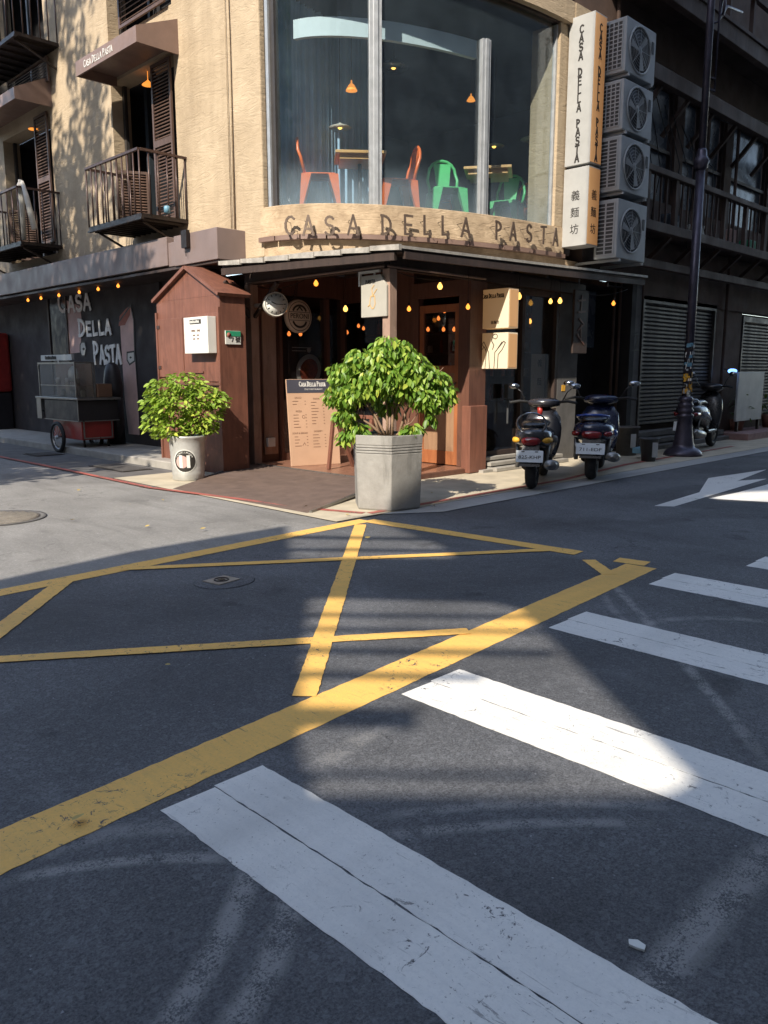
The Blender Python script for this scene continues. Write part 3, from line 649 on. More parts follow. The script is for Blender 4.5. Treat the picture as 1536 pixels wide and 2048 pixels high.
for a, b in zip(ed, ed[1:]):
    mb = MB(); curved(mb, a + .004, b - .004, -.2, .09, 3.237, 3.298, 5); P('ledge_tile', mb, 'awning_metal')
mb = MB(); curved(mb, .04, HP, -.22, .0, 6.62, 11, 24); P('upper_wall', mb, 'dark_wood')
mb = MB(); curved(mb, .9, HP + .0, -.30, .10, 6.65, 6.95, 12); mb.box(11.4, 12.9, 7.29, 7.8, 6.65, 6.95); P('lintel_band', mb, 'plaster')
mb = MB(); mb.box(11.14, 11.46, 7.38, 7.9, 3.701, 6.648); P('right_pilaster', mb, 'plaster', bevel=.015)
mb = MB(); mb.box(11.47, 11.62, 7.385, 7.9, 3.3, 6.648); P('pipe_chase', mb, 'dark_wood')
mb = MB(); p, n_ = cv(.035, -.02); mb.box(7.16, 7.24, 9.24, 9.455, 3.701, 7.5); P('left_jamb', mb, 'window_frame_dark')
tb = [th_px(545, -.06), th_px(750, -.06), th_px(962, -.06), th_px(1098, -.06)]
for a, b in zip(tb, tb[1:]):
    mb = MB(); curved(mb, a, b, -.075, -.06, 3.70, 6.62, 14); gl_ = P('bay_window_pane', mb, 'bay_glass')
    for p in gl_.data.polygons: p.use_smooth = False
for t, wd in ((tb[1], .085), (tb[2], .075)):
    p, n_ = cv(t, -.02); F = Fr((p.x, p.y, 0), (-n_.y, n_.x, 0)); F = F if F.n.dot(Vector((n_.x, n_.y, 0))) > 0 else Fr((p.x, p.y, 0), (n_.y, -n_.x, 0))
    mb = MB(); mb.fb(F, -wd, wd, 3.702, 6.9 if t == tb[1] else 6.05, -.06, .02); mb.fb(F, -wd * .4, wd * .4, 3.702, 6.9 if t == tb[1] else 6.05, .021, .04); P('mullion', mb, 'aluminium', bevel=.004)
for t in (tb[0], tb[3]):
    p, n_ = cv(t, -.05); mb = MB(); mb.box(p.x - .03, p.x + .03, p.y - .03, p.y + .03, 3.702, 6.6); P('side_frame', mb, 'aluminium')
# lettering standing proud of the band: letters on pins, each its own
let = [('C', 579, 451), ('A', 616, 451), ('S', 659, 451), ('A', 706, 450), ('D', 773, 450), ('E', 818, 450), ('L', 856, 451), ('L', 892, 452), ('A', 932, 455), ('P', 998, 461), ('A', 1027, 463), ('S', 1059, 466), ('T', 1088, 470), ('A', 1112, 474)]
for ch, px, py in let:
    t = th_px(px, .19); p, n_ = cv(t, .19)
    r = ray(px, py); k = p.x / r.x; z = CH + r.z * k
    F = Fr((p.x, p.y, z), (-n_.y, n_.x, 0)); 
    if F.n.dot(Vector((n_.x, n_.y, 0))) < 0: F = Fr((p.x, p.y, z), (n_.y, -n_.x, 0))
    mb = MB(); h = .245; wsc = 1.0 if px < 970 else .86
    for st in GL[ch]: mb.ribbon(F, [((u - .3) * h * wsc, (v - .5) * h) for u, v in st], .03, -.008, .008)
    ob = P('letter', mb, 'letter_iron')
    mb = MB(); mb.tube([F.p(-.05, .06, 0), F.p(-.05, .06, -.14)], .004, 5); mb.tube([F.p(.05, -.06, 0), F.p(.05, -.06, -.14)], .004, 5); mb.build('pin', 'dark_metal', ob)
# upper dining room shell
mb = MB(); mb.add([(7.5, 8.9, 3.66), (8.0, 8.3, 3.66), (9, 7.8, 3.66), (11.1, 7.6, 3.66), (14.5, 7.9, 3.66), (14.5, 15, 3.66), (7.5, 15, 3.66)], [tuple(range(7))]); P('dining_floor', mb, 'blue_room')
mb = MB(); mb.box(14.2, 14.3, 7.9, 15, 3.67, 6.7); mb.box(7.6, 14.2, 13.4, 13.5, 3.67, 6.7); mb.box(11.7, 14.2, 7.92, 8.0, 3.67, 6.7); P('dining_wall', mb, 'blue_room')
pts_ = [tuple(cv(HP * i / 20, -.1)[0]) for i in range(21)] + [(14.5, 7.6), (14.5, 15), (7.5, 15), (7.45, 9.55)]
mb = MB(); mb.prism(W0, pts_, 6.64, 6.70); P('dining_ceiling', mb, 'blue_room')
mb = MB(); curved(mb, .12, 1.2, -.55, -.48, 5.98, 6.22, 16); P('ceiling_bulkhead', mb, 'pale_bulkhead')
mb = MB()
n = 150; a = Vector((7.42, 9.60)); b = Vector((9.9, 9.95)); d = (b - a); nn = Vector((d.y, -d.x)).normalized(); vs = []
for i in range(n + 1):
    q = a + d * i / n + nn * (.045 * math.sin(i * 1.25) + .02 * math.sin(i * .7)); vs += [(q.x, q.y, 3.7), (q.x, q.y, 6.63)]
mb.add(vs, [(2 * i, 2 * i + 2, 2 * i + 3, 2 * i + 1) for i in range(n)], True)
tag(mb.build('curtain', 'curtain_cloth'), 'long blue grey pleated curtain behind the left pane of the curved window', 'curtain')

# ------------------------------------------------------------------ porch roof, porch and shopfront
rc = (7.03, 6.75, 2.88)
mb = MB()
def roofsheet(poly, th=.03):
    A = [Vector(p) for p in poly]; n = len(A); B = [p + Vector((0, 0, th)) for p in A]
    mb.add(A + B, [tuple(range(n)), tuple(range(n, 2 * n))] + [(i, (i + 1) % n, n + (i + 1) % n, n + i) for i in range(n)])
roofsheet([rc, (6.62, 9.88, 2.93), (7.15, 9.88, 3.03), (7.3, 8.9, 3.04), (7.9, 8.2, 3.05)], .035)
P('porch_roof', mb, 'roof_sheet')
mb = MB(); roofsheet([(7.04, 6.747, 2.88), (13.0, 6.72, 3.02), (13.0, 7.35, 3.06), (10.4, 7.40, 3.04), (9.0, 7.6, 3.05), (7.9, 8.2, 3.05)], .035); P('porch_roof', mb, 'roof_sheet')
mb = MB(); roofsheet([(7.07, 6.79, 2.845), (6.66, 9.88, 2.895), (7.16, 9.88, 2.99), (9.1, 9.98, 2.99), (9.1, 7.42, 2.99), (12.9, 7.36, 3.02), (12.9, 6.76, 2.985)], .03); P('porch_soffit', mb, 'dark_wood')
random.seed(3)
for i in range(7):   # lapped roof sheet edges showing along the left eave
    f0, f1 = i / 7, (i + .985) / 7; q0 = Vector(rc).lerp(Vector((6.62, 9.88, 2.93)), f0); q1 = Vector(rc).lerp(Vector((6.62, 9.88, 2.93)), f1); e_ = random.uniform(-.012, .008)
    mb = MB(); mb.hexa([q0 + Vector((-.03 + e_, 0, -.02)), q0 + Vector((.01, 0, -.02)), q1 + Vector((.01, 0, 0)), q1 + Vector((-.02 + e_, 0, 0)), q0 + Vector((-.03 + e_, 0, .045)), q0 + Vector((.01, 0, .05)), q1 + Vector((.01, 0, .06)), q1 + Vector((-.02 + e_, 0, .055))])
    P('roof_edge_sheet', mb, 'roof_sheet')
mb = MB(); mb.beam((7.04, 6.85, 2.80), (6.64, 9.85, 2.84), .05, .09); P('eave_beam', mb, 'dark_wood'); mb = MB(); mb.beam((7.1, 6.77, 2.81), (12.9, 6.74, 2.93), .05, .08); P('eave_beam', mb, 'dark_wood')
for i in range(6):
    x = 7.6 + i * .85; mb = MB(); mb.beam((x, 6.8, 2.83), (x, 7.35, 2.95), .05, .07); P('rafter', mb, 'dark_wood')
mb = MB(); mb.beam((7.24, 7.2, 2.79), (7.24, 9.98, 2.79), .09, .16); P('porch_beam', mb, 'dark_wood'); mb = MB(); mb.beam((7.3, 7.24, 2.79), (12, 7.34, 2.79), .09, .16); P('porch_beam', mb, 'dark_wood')
mb = MB(); mb.tube([(7.16, 10.0, 2.73), (7.16, 7.15, 2.73)], .017, 6); P('porch_rail', mb, 'awning_metal'); mb = MB(); mb.tube([(7.2, 7.13, 2.73), (9.15, 7.15, 2.73)], .017, 6); P('porch_rail', mb, 'awning_metal')
def post(x, y, w_, mat='post_wood', z1=2.71, label=None):
    mb = MB(); mb.box(x - w_ / 2, x + w_ / 2, y - w_ / 2, y + w_ / 2, .01, z1); return P('porch_post', mb, mat, bevel=.008)
post(7.30, 7.20, .13); post(7.18, 9.93, .14)
mb = MB(); mb.beam((7.18, 9.9, 2.2), (6.7, 9.9, 2.72), .06); P('brace', mb, 'dark_wood'); mb = MB(); mb.beam((7.18, 9.86, 2.25), (7.18, 9.3, 2.7), .05); P('brace', mb, 'dark_wood'); mb = MB(); mb.beam((7.3, 7.24, 2.25), (7.3, 7.75, 2.7), .06); P('brace', mb, 'dark_wood')
# deck, ramp
mb = MB()
mb.box(7.17, 9.1, 7.28, 10, 0, .075); dk = P('deck', mb, 'brown_wood'); 
for i in range(5):
    for j in range(7):
        mb = MB(); mb.box(7.19 + i * .38, 7.19 + i * .38 + .374, 7.30 + j * .385, 7.30 + j * .385 + .379, .076, .088); mb.build('floor_tile', 'floor_tile', dk)
mb = MB(); mb.add([(5.22, 6.35, .013), (5.15, 8.9, .013), (5.72, 9.3, .018), (7.165, 10.05, .085), (7.165, 7.28, .085), (6.3, 6.75, .05), (5.3, 6.35, .0125), (6.3, 6.75, .0125), (7.165, 7.28, .0125), (5.72, 9.3, .0125), (7.165, 10.05, .0125)],
                  [(0, 1, 2, 3, 4, 5), (0, 5, 7, 6), (5, 4, 8, 7), (2, 3, 10, 9)])
rp = mb.build('entrance_ramp', 'ramp_mat'); rp['kind'] = 'structure'
mb = MB(); mb.beam((5.25, 6.33, .02), (6.3, 6.74, .055), .03, .03); mb.beam((5.74, 9.33, .02), (7.165, 10.07, .09), .03, .02); mb.beam((7.165, 7.3, .09), (7.165, 10.05, .09), .03, .012); mb.build('ramp_edge', 'steel', rp)
# Y=10 side wall with panel, glass storefront, header
mb = MB(); mb.box(7.26, 7.70, 10.02, 10.2, .05, 2.95); P('brown_panel', mb, 'brown_wood')
mb = MB(); mb.box(7.40, 7.66, 9.99, 10.018, .2, 2.35); P('raised_panel', mb, 'post_wood', bevel=.006)
mb = MB(); mb.box(7.705, 7.76, 9.96, 10.12, .09, 2.7); mb.box(8.66, 8.72, 9.96, 10.12, .09, 2.6); mb.box(9.02, 9.098, 9.96, 10.12, .09, 2.7); mb.box(7.762, 8.658, 9.97, 10.11, .09, .2); mb.box(8.722, 9.018, 9.97, 10.11, .09, .2); P('shop_window_frame', mb, 'brown_wood')
mb = MB(); mb.box(7.6, 9.1, 9.96, 10.12, 2.62, 2.98); P('header', mb, 'brown_wood')
mb = MB(); mb.box(7.762, 8.658, 10.03, 10.04, .2, 2.62); P('shop_window_pane', mb, 'shop_glass'); mb = MB(); mb.box(8.722, 9.018, 10.03, 10.04, .2, 2.62); P('shop_window_pane', mb, 'shop_glass')
mb = MB(); mb.box(9.03, 9.09, 8.80, 8.88, .09, 2.62); mb.box(9.03, 9.09, 8.881, 9.955, .09, .3); mb.box(9.03, 9.09, 8.4, 9.955, 2.55, 2.98); P('shop_window_frame', mb, 'brown_wood')
mb = MB(); mb.box(9.05, 9.06, 8.88, 9.955, .3, 2.55); P('shop_window_pane', mb, 'shop_glass')
mb = MB(); mb.box(9.02, 9.1, 8.42, 8.799, .09, 2.55); P('brown_panel', mb, 'brown_wood')
# door frame and door (faces the ramp)
mb = MB(); mb.box(9.0, 9.12, 8.28, 8.415, .09, 2.52); mb.box(9.0, 9.12, 7.36, 7.5, .09, 2.52); mb.box(9.0, 9.12, 7.36, 8.415, 2.521, 2.74); P('door_frame', mb, 'brown_wood', bevel=.005)
mb = MB()
for y0, y1, z0, z1 in ((8.19, 8.278, .1, 2.42), (7.503, 7.59, .1, 2.42), (7.59, 8.19, 2.31, 2.42), (7.59, 8.19, 1.44, 1.55), (7.59, 8.19, .1, .30)): mb.box(9.03, 9.08, y0, y1, z0 + .001, z1 - .001)
dr = P('door', mb, 'door_wood', bevel=.004)
mb = MB(); mb.box(9.045, 9.07, 7.59, 8.19, .3, 1.44); mb.build('door_panel', 'door_panel', dr)
mb = MB(); mb.box(9.05, 9.056, 7.59, 8.19, 1.55, 2.31); mb.build('door_glass', 'shop_glass', dr)
mb = MB(); mb.tube([(9.02, 7.56, 1.0), (8.98, 7.56, 1.02), (8.98, 7.56, 1.28), (9.02, 7.56, 1.3)], .012, 6); mb.build('handle', 'steel', dr)
mb = MB(); mb.box(8.99, 9.36, 7.28, 7.355, .02, 2.74); P('door_pilaster', mb, 'brown_wood'); 
mb = MB(); mb.box(8.93, 9.32, 7.2, 7.36, .02, .98); P('pilaster_base', mb, 'kiosk_wood', bevel=.01)
# right shopfront: dark glazing with frames
mb = MB(); mb.box(9.36, 11.35, 7.38, 7.5, 2.62, 2.96); mb.box(9.36, 11.35, 7.38, 7.5, .05, .28)
for x in (9.36, 10.35, 11.28): mb.box(x, x + .07, 7.36, 7.5, .281, 2.619)
P('shopfront_frame', mb, 'dark_wood')
mb = MB(); mb.box(9.43, 10.349, 7.42, 7.43, .28, 2.62); P('shop_window_pane', mb, 'shop_glass'); mb = MB(); mb.box(10.421, 11.279, 7.42, 7.43, .28, 2.62); P('shop_window_pane', mb, 'shop_glass')
for i, (z, y) in enumerate(((.05, 7.05), (.12, 7.16), (.19, 7.27))):
    mb = MB(); mb.box(9.38, 11.3, y, 7.36, z - .035 + .001 * i, z + .02); P('step', mb, 'concrete' , bevel=.006)
mb = MB(); mb.box(9.15, 9.37, 7.12, 7.3, .0125, .05); P('step', mb, 'concrete')
# ground floor interior: dark shell
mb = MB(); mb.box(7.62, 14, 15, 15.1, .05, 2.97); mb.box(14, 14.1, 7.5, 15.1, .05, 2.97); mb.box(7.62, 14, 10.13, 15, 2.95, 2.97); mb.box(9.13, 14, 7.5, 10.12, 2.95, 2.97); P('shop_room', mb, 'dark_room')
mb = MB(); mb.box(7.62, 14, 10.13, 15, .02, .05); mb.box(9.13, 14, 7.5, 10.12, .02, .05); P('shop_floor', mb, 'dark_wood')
# shelves with bottles glimpsed through the door
sh = thing('bottle_shelf', 'dark shelf of bottles and jars seen through the door glass', 'shelf', (12.4, 9.4, .05))
mb = MB(); 
for z in (.9, 1.35, 1.8, 2.2): mb.box(12.0, 12.35, 8.2, 12.6, z, z + .03)
mb.box(12.36, 12.4, 8.2, 12.6, .05, 2.5); mb.build('shelf_board', 'brown_wood', sh)
random.seed(11); first = {}
for z in (.93, 1.38, 1.83, 2.23):
    for i in range(17):
        y = 8.3 + i * .25 + random.uniform(-.04, .04); kd = random.choice((0, 1, 2))
        if kd not in first:
            mb = MB(); mb.lathe((12.12, y, z), [((.035, 0), (.035, .15), (.012, .2), (.012, .26)), ((.05, 0), (.05, .12), (.045, .14)), ((.03, 0), (.03, .2), (.01, .24), (.01, .3))][kd], 8)
            first[kd] = (mb.build('bottle', ('gas_blue', 'peroni_plate', 'pasta_red')[kd], sh), (y, z))
        else: dupmesh(first[kd][0], sh, (0, y - first[kd][1][0], z - first[kd][1][1]))
# pasta poster behind glass
ps = thing('pasta_poster', 'dark window poster with a round plate of pasta behind the menu board', 'poster', (8.35, 10.1, .9))
mb = MB(); mb.box(7.95, 8.64, 10.06, 10.07, 1.0, 1.95); mb.build('sheet', 'ink', ps)
F = RF(10.058, 8.3, 1.5)
mb = MB(); mb.lathe(F.p(.05, -.02, 0), [(.27, 0), (.27, .006), (.0001, .008)], 30, F.n, 1, .9); mb.build('plate', 'white_panel', ps)
mb = MB(); mb.lathe(F.p(.05, -.02, .009), [(.2, 0), (.18, .004), (.0001, .006)], 24, F.n, 1, .85); mb.build('pasta', 'pasta_red', ps)
mb = MB(); mb.fb(F, -.28, .1, .33, .342, .001, .004); mb.fb(F, -.28, 0, .28, .29, .001, .004); mb.build('lettering', 'letter_white', ps)
mb = MB(); mb.lathe(F.p(.06, .3, .0), [(.04, 0), (.04, .004)], 16, F.n); mb.build('badge', 'letter_white', ps)

# right-hand pilaster and service recess of the neighbour, still plain dark
rbld = thing('right_building', 'dark brown building in shade with roller shutters and timber balcony along the right street', 'building', (12, 7.4, 0))
def Q(name, mb, mat, **k): return mb.build(name, mat, rbld, **k)
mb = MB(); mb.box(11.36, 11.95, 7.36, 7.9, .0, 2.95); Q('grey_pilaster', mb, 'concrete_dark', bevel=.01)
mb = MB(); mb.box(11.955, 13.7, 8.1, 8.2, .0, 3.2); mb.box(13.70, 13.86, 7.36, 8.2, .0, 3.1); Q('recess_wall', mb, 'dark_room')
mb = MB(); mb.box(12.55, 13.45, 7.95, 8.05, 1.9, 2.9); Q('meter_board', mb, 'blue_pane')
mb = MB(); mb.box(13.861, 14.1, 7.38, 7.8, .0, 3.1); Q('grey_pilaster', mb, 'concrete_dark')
mb = MB()
for x, y in ((13.5, 7.6), (13.62, 7.55), (12.1, 7.7)): mb.tube([(x, y, .3), (x, y, 3.1)], .03, 6)
Q('drain_pipe', mb, 'right_wall')
def roller(x0, x1, z0, z1, mat='shutter_metal'):
    mb = MB(); mb.box(x0 - .06, x0, 7.36, 7.5, z0, z1); mb.box(x1, x1 + .06, 7.36, 7.5, z0, z1); mb.box(x0, x1, 7.36, 7.5, z1 - .12, z1 - .001); fr = Q('roller_shutter', mb, mat)
    n = int((z1 - z0) / .075); first = None
    for i in range(n):
        z = z0 + i * .075
        if first is None:
            mb = MB(); mb.add([(x0, 7.45, z), (x0, 7.42, z + .02), (x0, 7.42, z + .055), (x0, 7.45, z + .074), (x1, 7.45, z), (x1, 7.42, z + .02), (x1, 7.42, z + .055), (x1, 7.45, z + .074)], [(0, 4, 5, 1), (1, 5, 6, 2), (2, 6, 7, 3)]); first = mb.build('slat', mat, fr)
        else: dupmesh(first, fr, (0, 0, i * .075))
roller(14.2, 17.3, .45, 2.85)
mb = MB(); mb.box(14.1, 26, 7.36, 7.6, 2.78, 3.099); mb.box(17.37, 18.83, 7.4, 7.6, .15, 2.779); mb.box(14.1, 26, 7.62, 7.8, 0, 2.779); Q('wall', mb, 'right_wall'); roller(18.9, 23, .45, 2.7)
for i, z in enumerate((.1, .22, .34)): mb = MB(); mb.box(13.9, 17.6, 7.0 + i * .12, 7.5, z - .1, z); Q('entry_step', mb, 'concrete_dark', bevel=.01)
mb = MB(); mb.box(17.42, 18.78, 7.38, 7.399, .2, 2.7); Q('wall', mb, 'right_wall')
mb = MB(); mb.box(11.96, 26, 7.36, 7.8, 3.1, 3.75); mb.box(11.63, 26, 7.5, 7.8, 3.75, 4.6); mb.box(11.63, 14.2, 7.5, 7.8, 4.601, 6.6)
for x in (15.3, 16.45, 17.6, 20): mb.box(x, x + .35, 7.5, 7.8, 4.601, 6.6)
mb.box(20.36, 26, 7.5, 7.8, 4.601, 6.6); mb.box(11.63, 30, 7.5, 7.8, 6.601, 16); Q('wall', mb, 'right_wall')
for x0, x1, zc in ((14.2, 15.3, 4.75), (15.65, 16.45, 4.8), (16.8, 17.6, 4.6), (17.95, 20, 4.6)):
    mb = MB(); mb.box(x0, x0 + .07, 7.55, 7.62, 4.6, 6.6); mb.box(x1 - .07, x1, 7.55, 7.62, 4.6, 6.6); mb.box(x0 + .07, x1 - .07, 7.55, 7.62, 5.5, 5.56); wf = Q('window_frame', mb, 'dark_wood')
    mb = MB(); mb.box(x0 + .07, x1 - .07, 7.64, 7.65, 4.6, 6.6); mb.build('pane', 'blue_pane', wf)
# timber beams, balcony, brackets
for z, y, h in ((3.35, 7.1, .14), (3.92, 6.9, .16), (4.83, 6.9, .1), (6.35, 6.95, .24), (7.45, 6.7, .28)):
    mb = MB(); mb.beam((12.75, y, z), (26, y, z + .0), .14, h); Q('timber_beam', mb, 'beam_wood', bevel=.01)
mb = MB(); mb.box(12.7, 26, 6.97, 7.5, 3.9, 3.96); Q('balcony_floor', mb, 'beam_wood'); mb = MB(); mb.box(12.6, 26, 6.6, 7.5, 7.6, 7.66); Q('balcony_floor', mb, 'beam_wood')
for i in range(8):
    x = 13.1 + i * 1.05
    mb = MB(); mb.box(x, x + .1, 6.86, 6.94, 4.002, 4.775); Q('balcony_post', mb, 'beam_wood')
    mb = MB(); mb.beam((x + .05, 6.95, 3.84), (x + .05, 7.45, 3.4), .07); Q('bracket', mb, 'beam_wood')
    mb = MB(); mb.beam((x + .5, 6.98, 6.22), (x + .5, 7.45, 5.7), .07); Q('bracket', mb, 'beam_wood')
    mb = MB(); mb.box(x + .2, x + .28, 6.66, 6.74, 7.6, 8.6); Q('balcony_post', mb, 'beam_wood')
    for k in range(1, 4): mb = MB(); mb.box(x + .1 + k * .22, x + .13 + k * .22, 6.89, 6.92, 4.003, 4.778); Q('baluster', mb, 'beam_wood')
mb = MB(); mb.beam((12.9, 6.68, 8.35), (26, 6.68, 8.35), .09); Q('timber_beam', mb, 'beam_wood')
mb = MB()
for i in range(10): mb.tube([(12.8, 7.3 - i * .012, 6.9 - i * .05), (15 + i * .3, 7.2, 6.4 + .08 * math.sin(i)), (20, 7.3, 6.9 - i * .06)], .01, 4)
Q('cable', mb, 'rubber')
for x, y, z0_, z1_ in ((12.95, 7.46, 3.1, 9), (13.1, 7.44, 3.1, 7.2), (17.7, 7.3, .1, 6.4)):
    mb = MB(); mb.tube([(x, y, z0_), (x, y, z1_)], .035, 8); Q('drain_pipe', mb, 'right_wall')
random.seed(44)
for i in range(9):
    x = 12.8 + i * .35; mb = MB(); q = [Vector((x, 7.2, 6.5 - .1 * i)), Vector((x + .3, 7.0, 5.2 + random.uniform(-.4, .4))), Vector((x + random.uniform(.2, .9), 7.1, 3.9 + random.uniform(-.2, .5)))]
    mb.tube([q[0], q[0].lerp(q[1], .5) + Vector((.1, 0, -.1)), q[1], q[1].lerp(q[2], .5) + Vector((-.08, 0, -.1)), q[2]], .009, 5); Q('cable', mb, 'rubber')
# laundry, boxes on the balcony
for i, (x, z, w_, h, m_) in enumerate(((14.5, 4.35, .35, .35, 'blue_pane'), (15.6, 4.3, .4, .3, 'white_panel'), (17.2, 4.4, .35, .4, 'mural_pink'), (18.2, 4.3, .4, .3, 'green_plate'))):
    mb = MB(); mb.box(x, x + w_, 7.1, 7.35, 3.965, 3.965 + h); o = mb.build('storage_box', m_, None, bevel=.03)
    tag(o, ('blue grey', 'white', 'pinkish', 'green')[i] + ' storage box standing on the timber balcony of the right building', 'box', 'boxes on the timber balcony')
tagp = thing('house_number', 'small black number 2 painted on the grey pilaster beside the shutter', 'sign', (13.95, 7.37, 2.1))
text('2', RF(7.377, 13.98, 1.98), .5, 'ink', tagp)

# ------------------------------------------------------------------ kiosk
ks = thing('kiosk', 'reddish brown wooden shed with gabled roof beside the entrance', 'kiosk', (6.4, 10.4, .01))
KX, K0, K1 = 6.42, 9.62, 11.32
mb = MB(); ym = (K0 + K1) / 2
mb.hexa([(KX, K0, .01), (KX + .42, K0, .01), (KX + .42, K1, .01), (KX, K1, .01), (KX, K0, 2.5), (KX + .42, K0, 2.5), (KX + .42, K1, 2.5), (KX, K1, 2.5)])
mb.prism(LF(KX), [(-K1, 2.502), (-K0, 2.502), (-ym + .06, 2.90)], -.42, 0); mb.build('cabin', 'kiosk_wood', ks)
for s_ in (-1, 1):
    e = Vector((0, K0 if s_ < 0 else K1, 2.505)); r_ = Vector((0, ym - .06, 2.91)); d = (e - r_).normalized(); e2 = e + d * .04
    mb = MB(); n_ = Vector((0, -d.z, d.y)) * (1 if s_ > 0 else -1); n_ = n_ if n_.z > 0 else -n_
    mb.hexa([Vector((KX - .06, 0, 0)) + r_, Vector((KX + .50, 0, 0)) + r_, Vector((KX + .50, 0, 0)) + e2, Vector((KX - .06, 0, 0)) + e2] + [Vector((x, 0, 0)) + p + n_ * .045 for x, p in ((KX - .06, r_), (KX + .50, r_), (KX + .50, e2), (KX - .06, e2))])
    mb.build('roof_panel', 'kiosk_wood', ks)
F = LF(KX)
mb = MB(); mb.fb(F, -K1 + .03, -10.58, 1.38, 2.24, .002, .02); mb.build('door', 'kiosk_wood', ks, bevel=.005)
mb = MB(); mb.fb(F, -10.57, -K0 - .03, 1.32, 2.27, .002, .016); mb.build('front_panel', 'kiosk_wood', ks, bevel=.005)
mb = MB(); mb.fb(F, -10.6, -10.05, 1.44, 1.465, .021, .035); mb.tube([F.p(-10.5, 1.75, .03), F.p(-10.5, 1.9, .03)], .012, 6); mb.build('latch', 'kiosk_wood', ks)
mb = MB(); mb.fb(F, -K1 + .01, -K0 - .01, 1.27, 1.30, .002, .035); mb.build('ledge', 'brown_wood', ks)
mb = MB(); mb.fb(F, -K1 - .01, -K1 + .03, .02, 2.34, .001, .03); mb.build('corner_trim', 'kiosk_wood', ks); mb = MB(); mb.fb(F, -K0 - .04, -K0 + .002, .02, 2.34, .001, .03); mb.build('corner_trim', 'kiosk_wood', ks)
for z_ in (1.5, 2.1):
    mb = MB(); mb.fb(F, -K1 + .02, -K1 + .1, z_, z_ + .05, .021, .03); mb.build('hinge', 'rail_metal', ks)
sb = thing('opening_hours_box', 'white box sign with opening hours hung on the brown kiosk', 'sign', (KX - .1, 9.98, 1.95))
a = at(367, 636, X=KX - .16); b = at(417, 706, X=KX - .16)
mb = MB(); F = LF(KX); mb.fb(F, -a.y, -b.y, b.z, a.z, .022, .16); mb.build('box', 'white_panel', sb, bevel=.004)
F = LF(KX - .161, (a.y + b.y) / 2, (a.z + b.z) / 2)
mb = MB(); mb.fb(F, -.145, .145, .155, .215, .0, .003); mb.build('name_bar', 'ink', sb)
mb = MB(); hand(mb, Fr(F.p(-.13, .17, .003), F.u), 'CASA DELLA PASTA', .026, .006, 0, .002, cap=1.25, wscale=.78); mb.build('name_lettering', 'white_panel', sb)
text('OPEN   TIME', Fr(F.p(0, .06, .001), F.u), .042, 'menu_ink', sb); mb = MB()
for b_ in (.0, -.05):
    for a_ in (-.07, -.04, .03, .06): mb.fb(F, a_, a_ + .022, b_ - .009, b_ + .009, .0, .002)
mb.build('small_print', 'menu_ink', sb)
ap = thing('address_plate', 'small green and white address plate on the side of the kiosk', 'sign', (6.9, 9.73, 1.85))
a = at(450, 661, Y=9.61); b = at(481, 689, Y=9.61)
mb = MB(); mb.box(a.x, b.x, 9.60, 9.616, b.z, a.z); mb.build('plate', 'white_panel', ap)
mb = MB(); mb.box(a.x + .004, b.x - .004, 9.595, 9.5995, a.z - .075, a.z - .004); mb.build('green_band', 'green_plate', ap)
mb = MB(); mb.lathe((a.x + .05, 9.5945, a.z - .06), [(.035, 0), (.035, .004)], 16, (0, -1, 0)); mb.build('emblem', 'mural_red', ap)
text('7 號', RF(9.598, (a.x + b.x) / 2 + .04, b.z + .06), .085, 'ink', ap)
# small black lantern hung from the shop canopy
ln = thing('hanging_lantern', 'small black box lantern hung on the purple canopy fascia above the kiosk', 'lantern', (6.55, 10.4, 3.2))
a = at(366, 462, X=6.57); b = at(378, 495, X=6.57)
mb = MB(); mb.box(6.53, 6.59, b.y, a.y, b.z, a.z); mb.build('body', 'dark_metal', ln); mb = MB(); mb.tube([(6.56, (a.y + b.y) / 2, b.z), (6.56, (a.y + b.y) / 2, b.z - .12)], .006, 5); mb.build('cord', 'dark_metal', ln)

# ------------------------------------------------------------------ signs
def lightbox(x0, x1, y0, y1, z0, z1, label, draw):
    t = thing('light_box_sign', label, 'sign', ((x0 + x1) / 2, y1, z0), 'projecting light box signs beside the door')
    mb = MB(); mb.box(x0, x1, y0, y1, z0, z1); mb.build('box', 'lit_cream', t, bevel=.006)
    mb = MB(); mb.box(x0 + .02, x1 - .02, y0 - .004, y0 - .0005, z0 + .02, z1 - .02); mb.build('end_face', 'lit_amber', t)
    mb = MB(); mb.box((x0 + x1) / 2 - .02, (x0 + x1) / 2 + .02, y1, y1 + .12, z0 + .1, z0 + .15); mb.build('bracket', 'dark_metal', t)
    draw(t, LF(x0 - .001, (y0 + y1) / 2, (z0 + z1) / 2)); return t
a = at(953, 580, Y=7.3); 
def d1(t, F):
    mb = MB(); hand(mb, Fr(F.p(-.21, .15, 0), F.u), 'CASA DELLA PASTA', .045, .009, 0, .002, cap=1.3, wscale=.72); mb.build('name_lettering', 'ink', t)
    text('義麵坊', Fr(F.p(.02, -.19, .001), F.u), .05, 'ink', t)
def d2(t, F):
    mb = MB()
    for L in ([(-.14, -.24), (-.12, -.02), (-.16, .06), (-.20, .02), (-.22, .06), (-.17, .13), (-.14, .08), (-.08, -.02), (-.06, -.24)], [(.02, -.24), (.03, -.02), (.10, .05), (.18, .13), (.21, .11), (.16, .02), (.09, -.05), (.08, -.24)],
              [(.07, .02), (.15, .12)], [(-.01, .02), (.01, .08), (-.03, .14), (-.01, .2)] + arcp(.03, .2, .04, .035, 180, -160, 8), [(-.19, .08), (-.13, .02)]):
        mb.ribbon(F, L, .009, 0, .002)
    mb.build('hand_drawing', 'ink', t)
YB0 = 6.83
lightbox(9.27, 9.50, YB0, 7.33, 2.06, 2.60, 'upper cream light box sign beside the door with the shop name', d1)
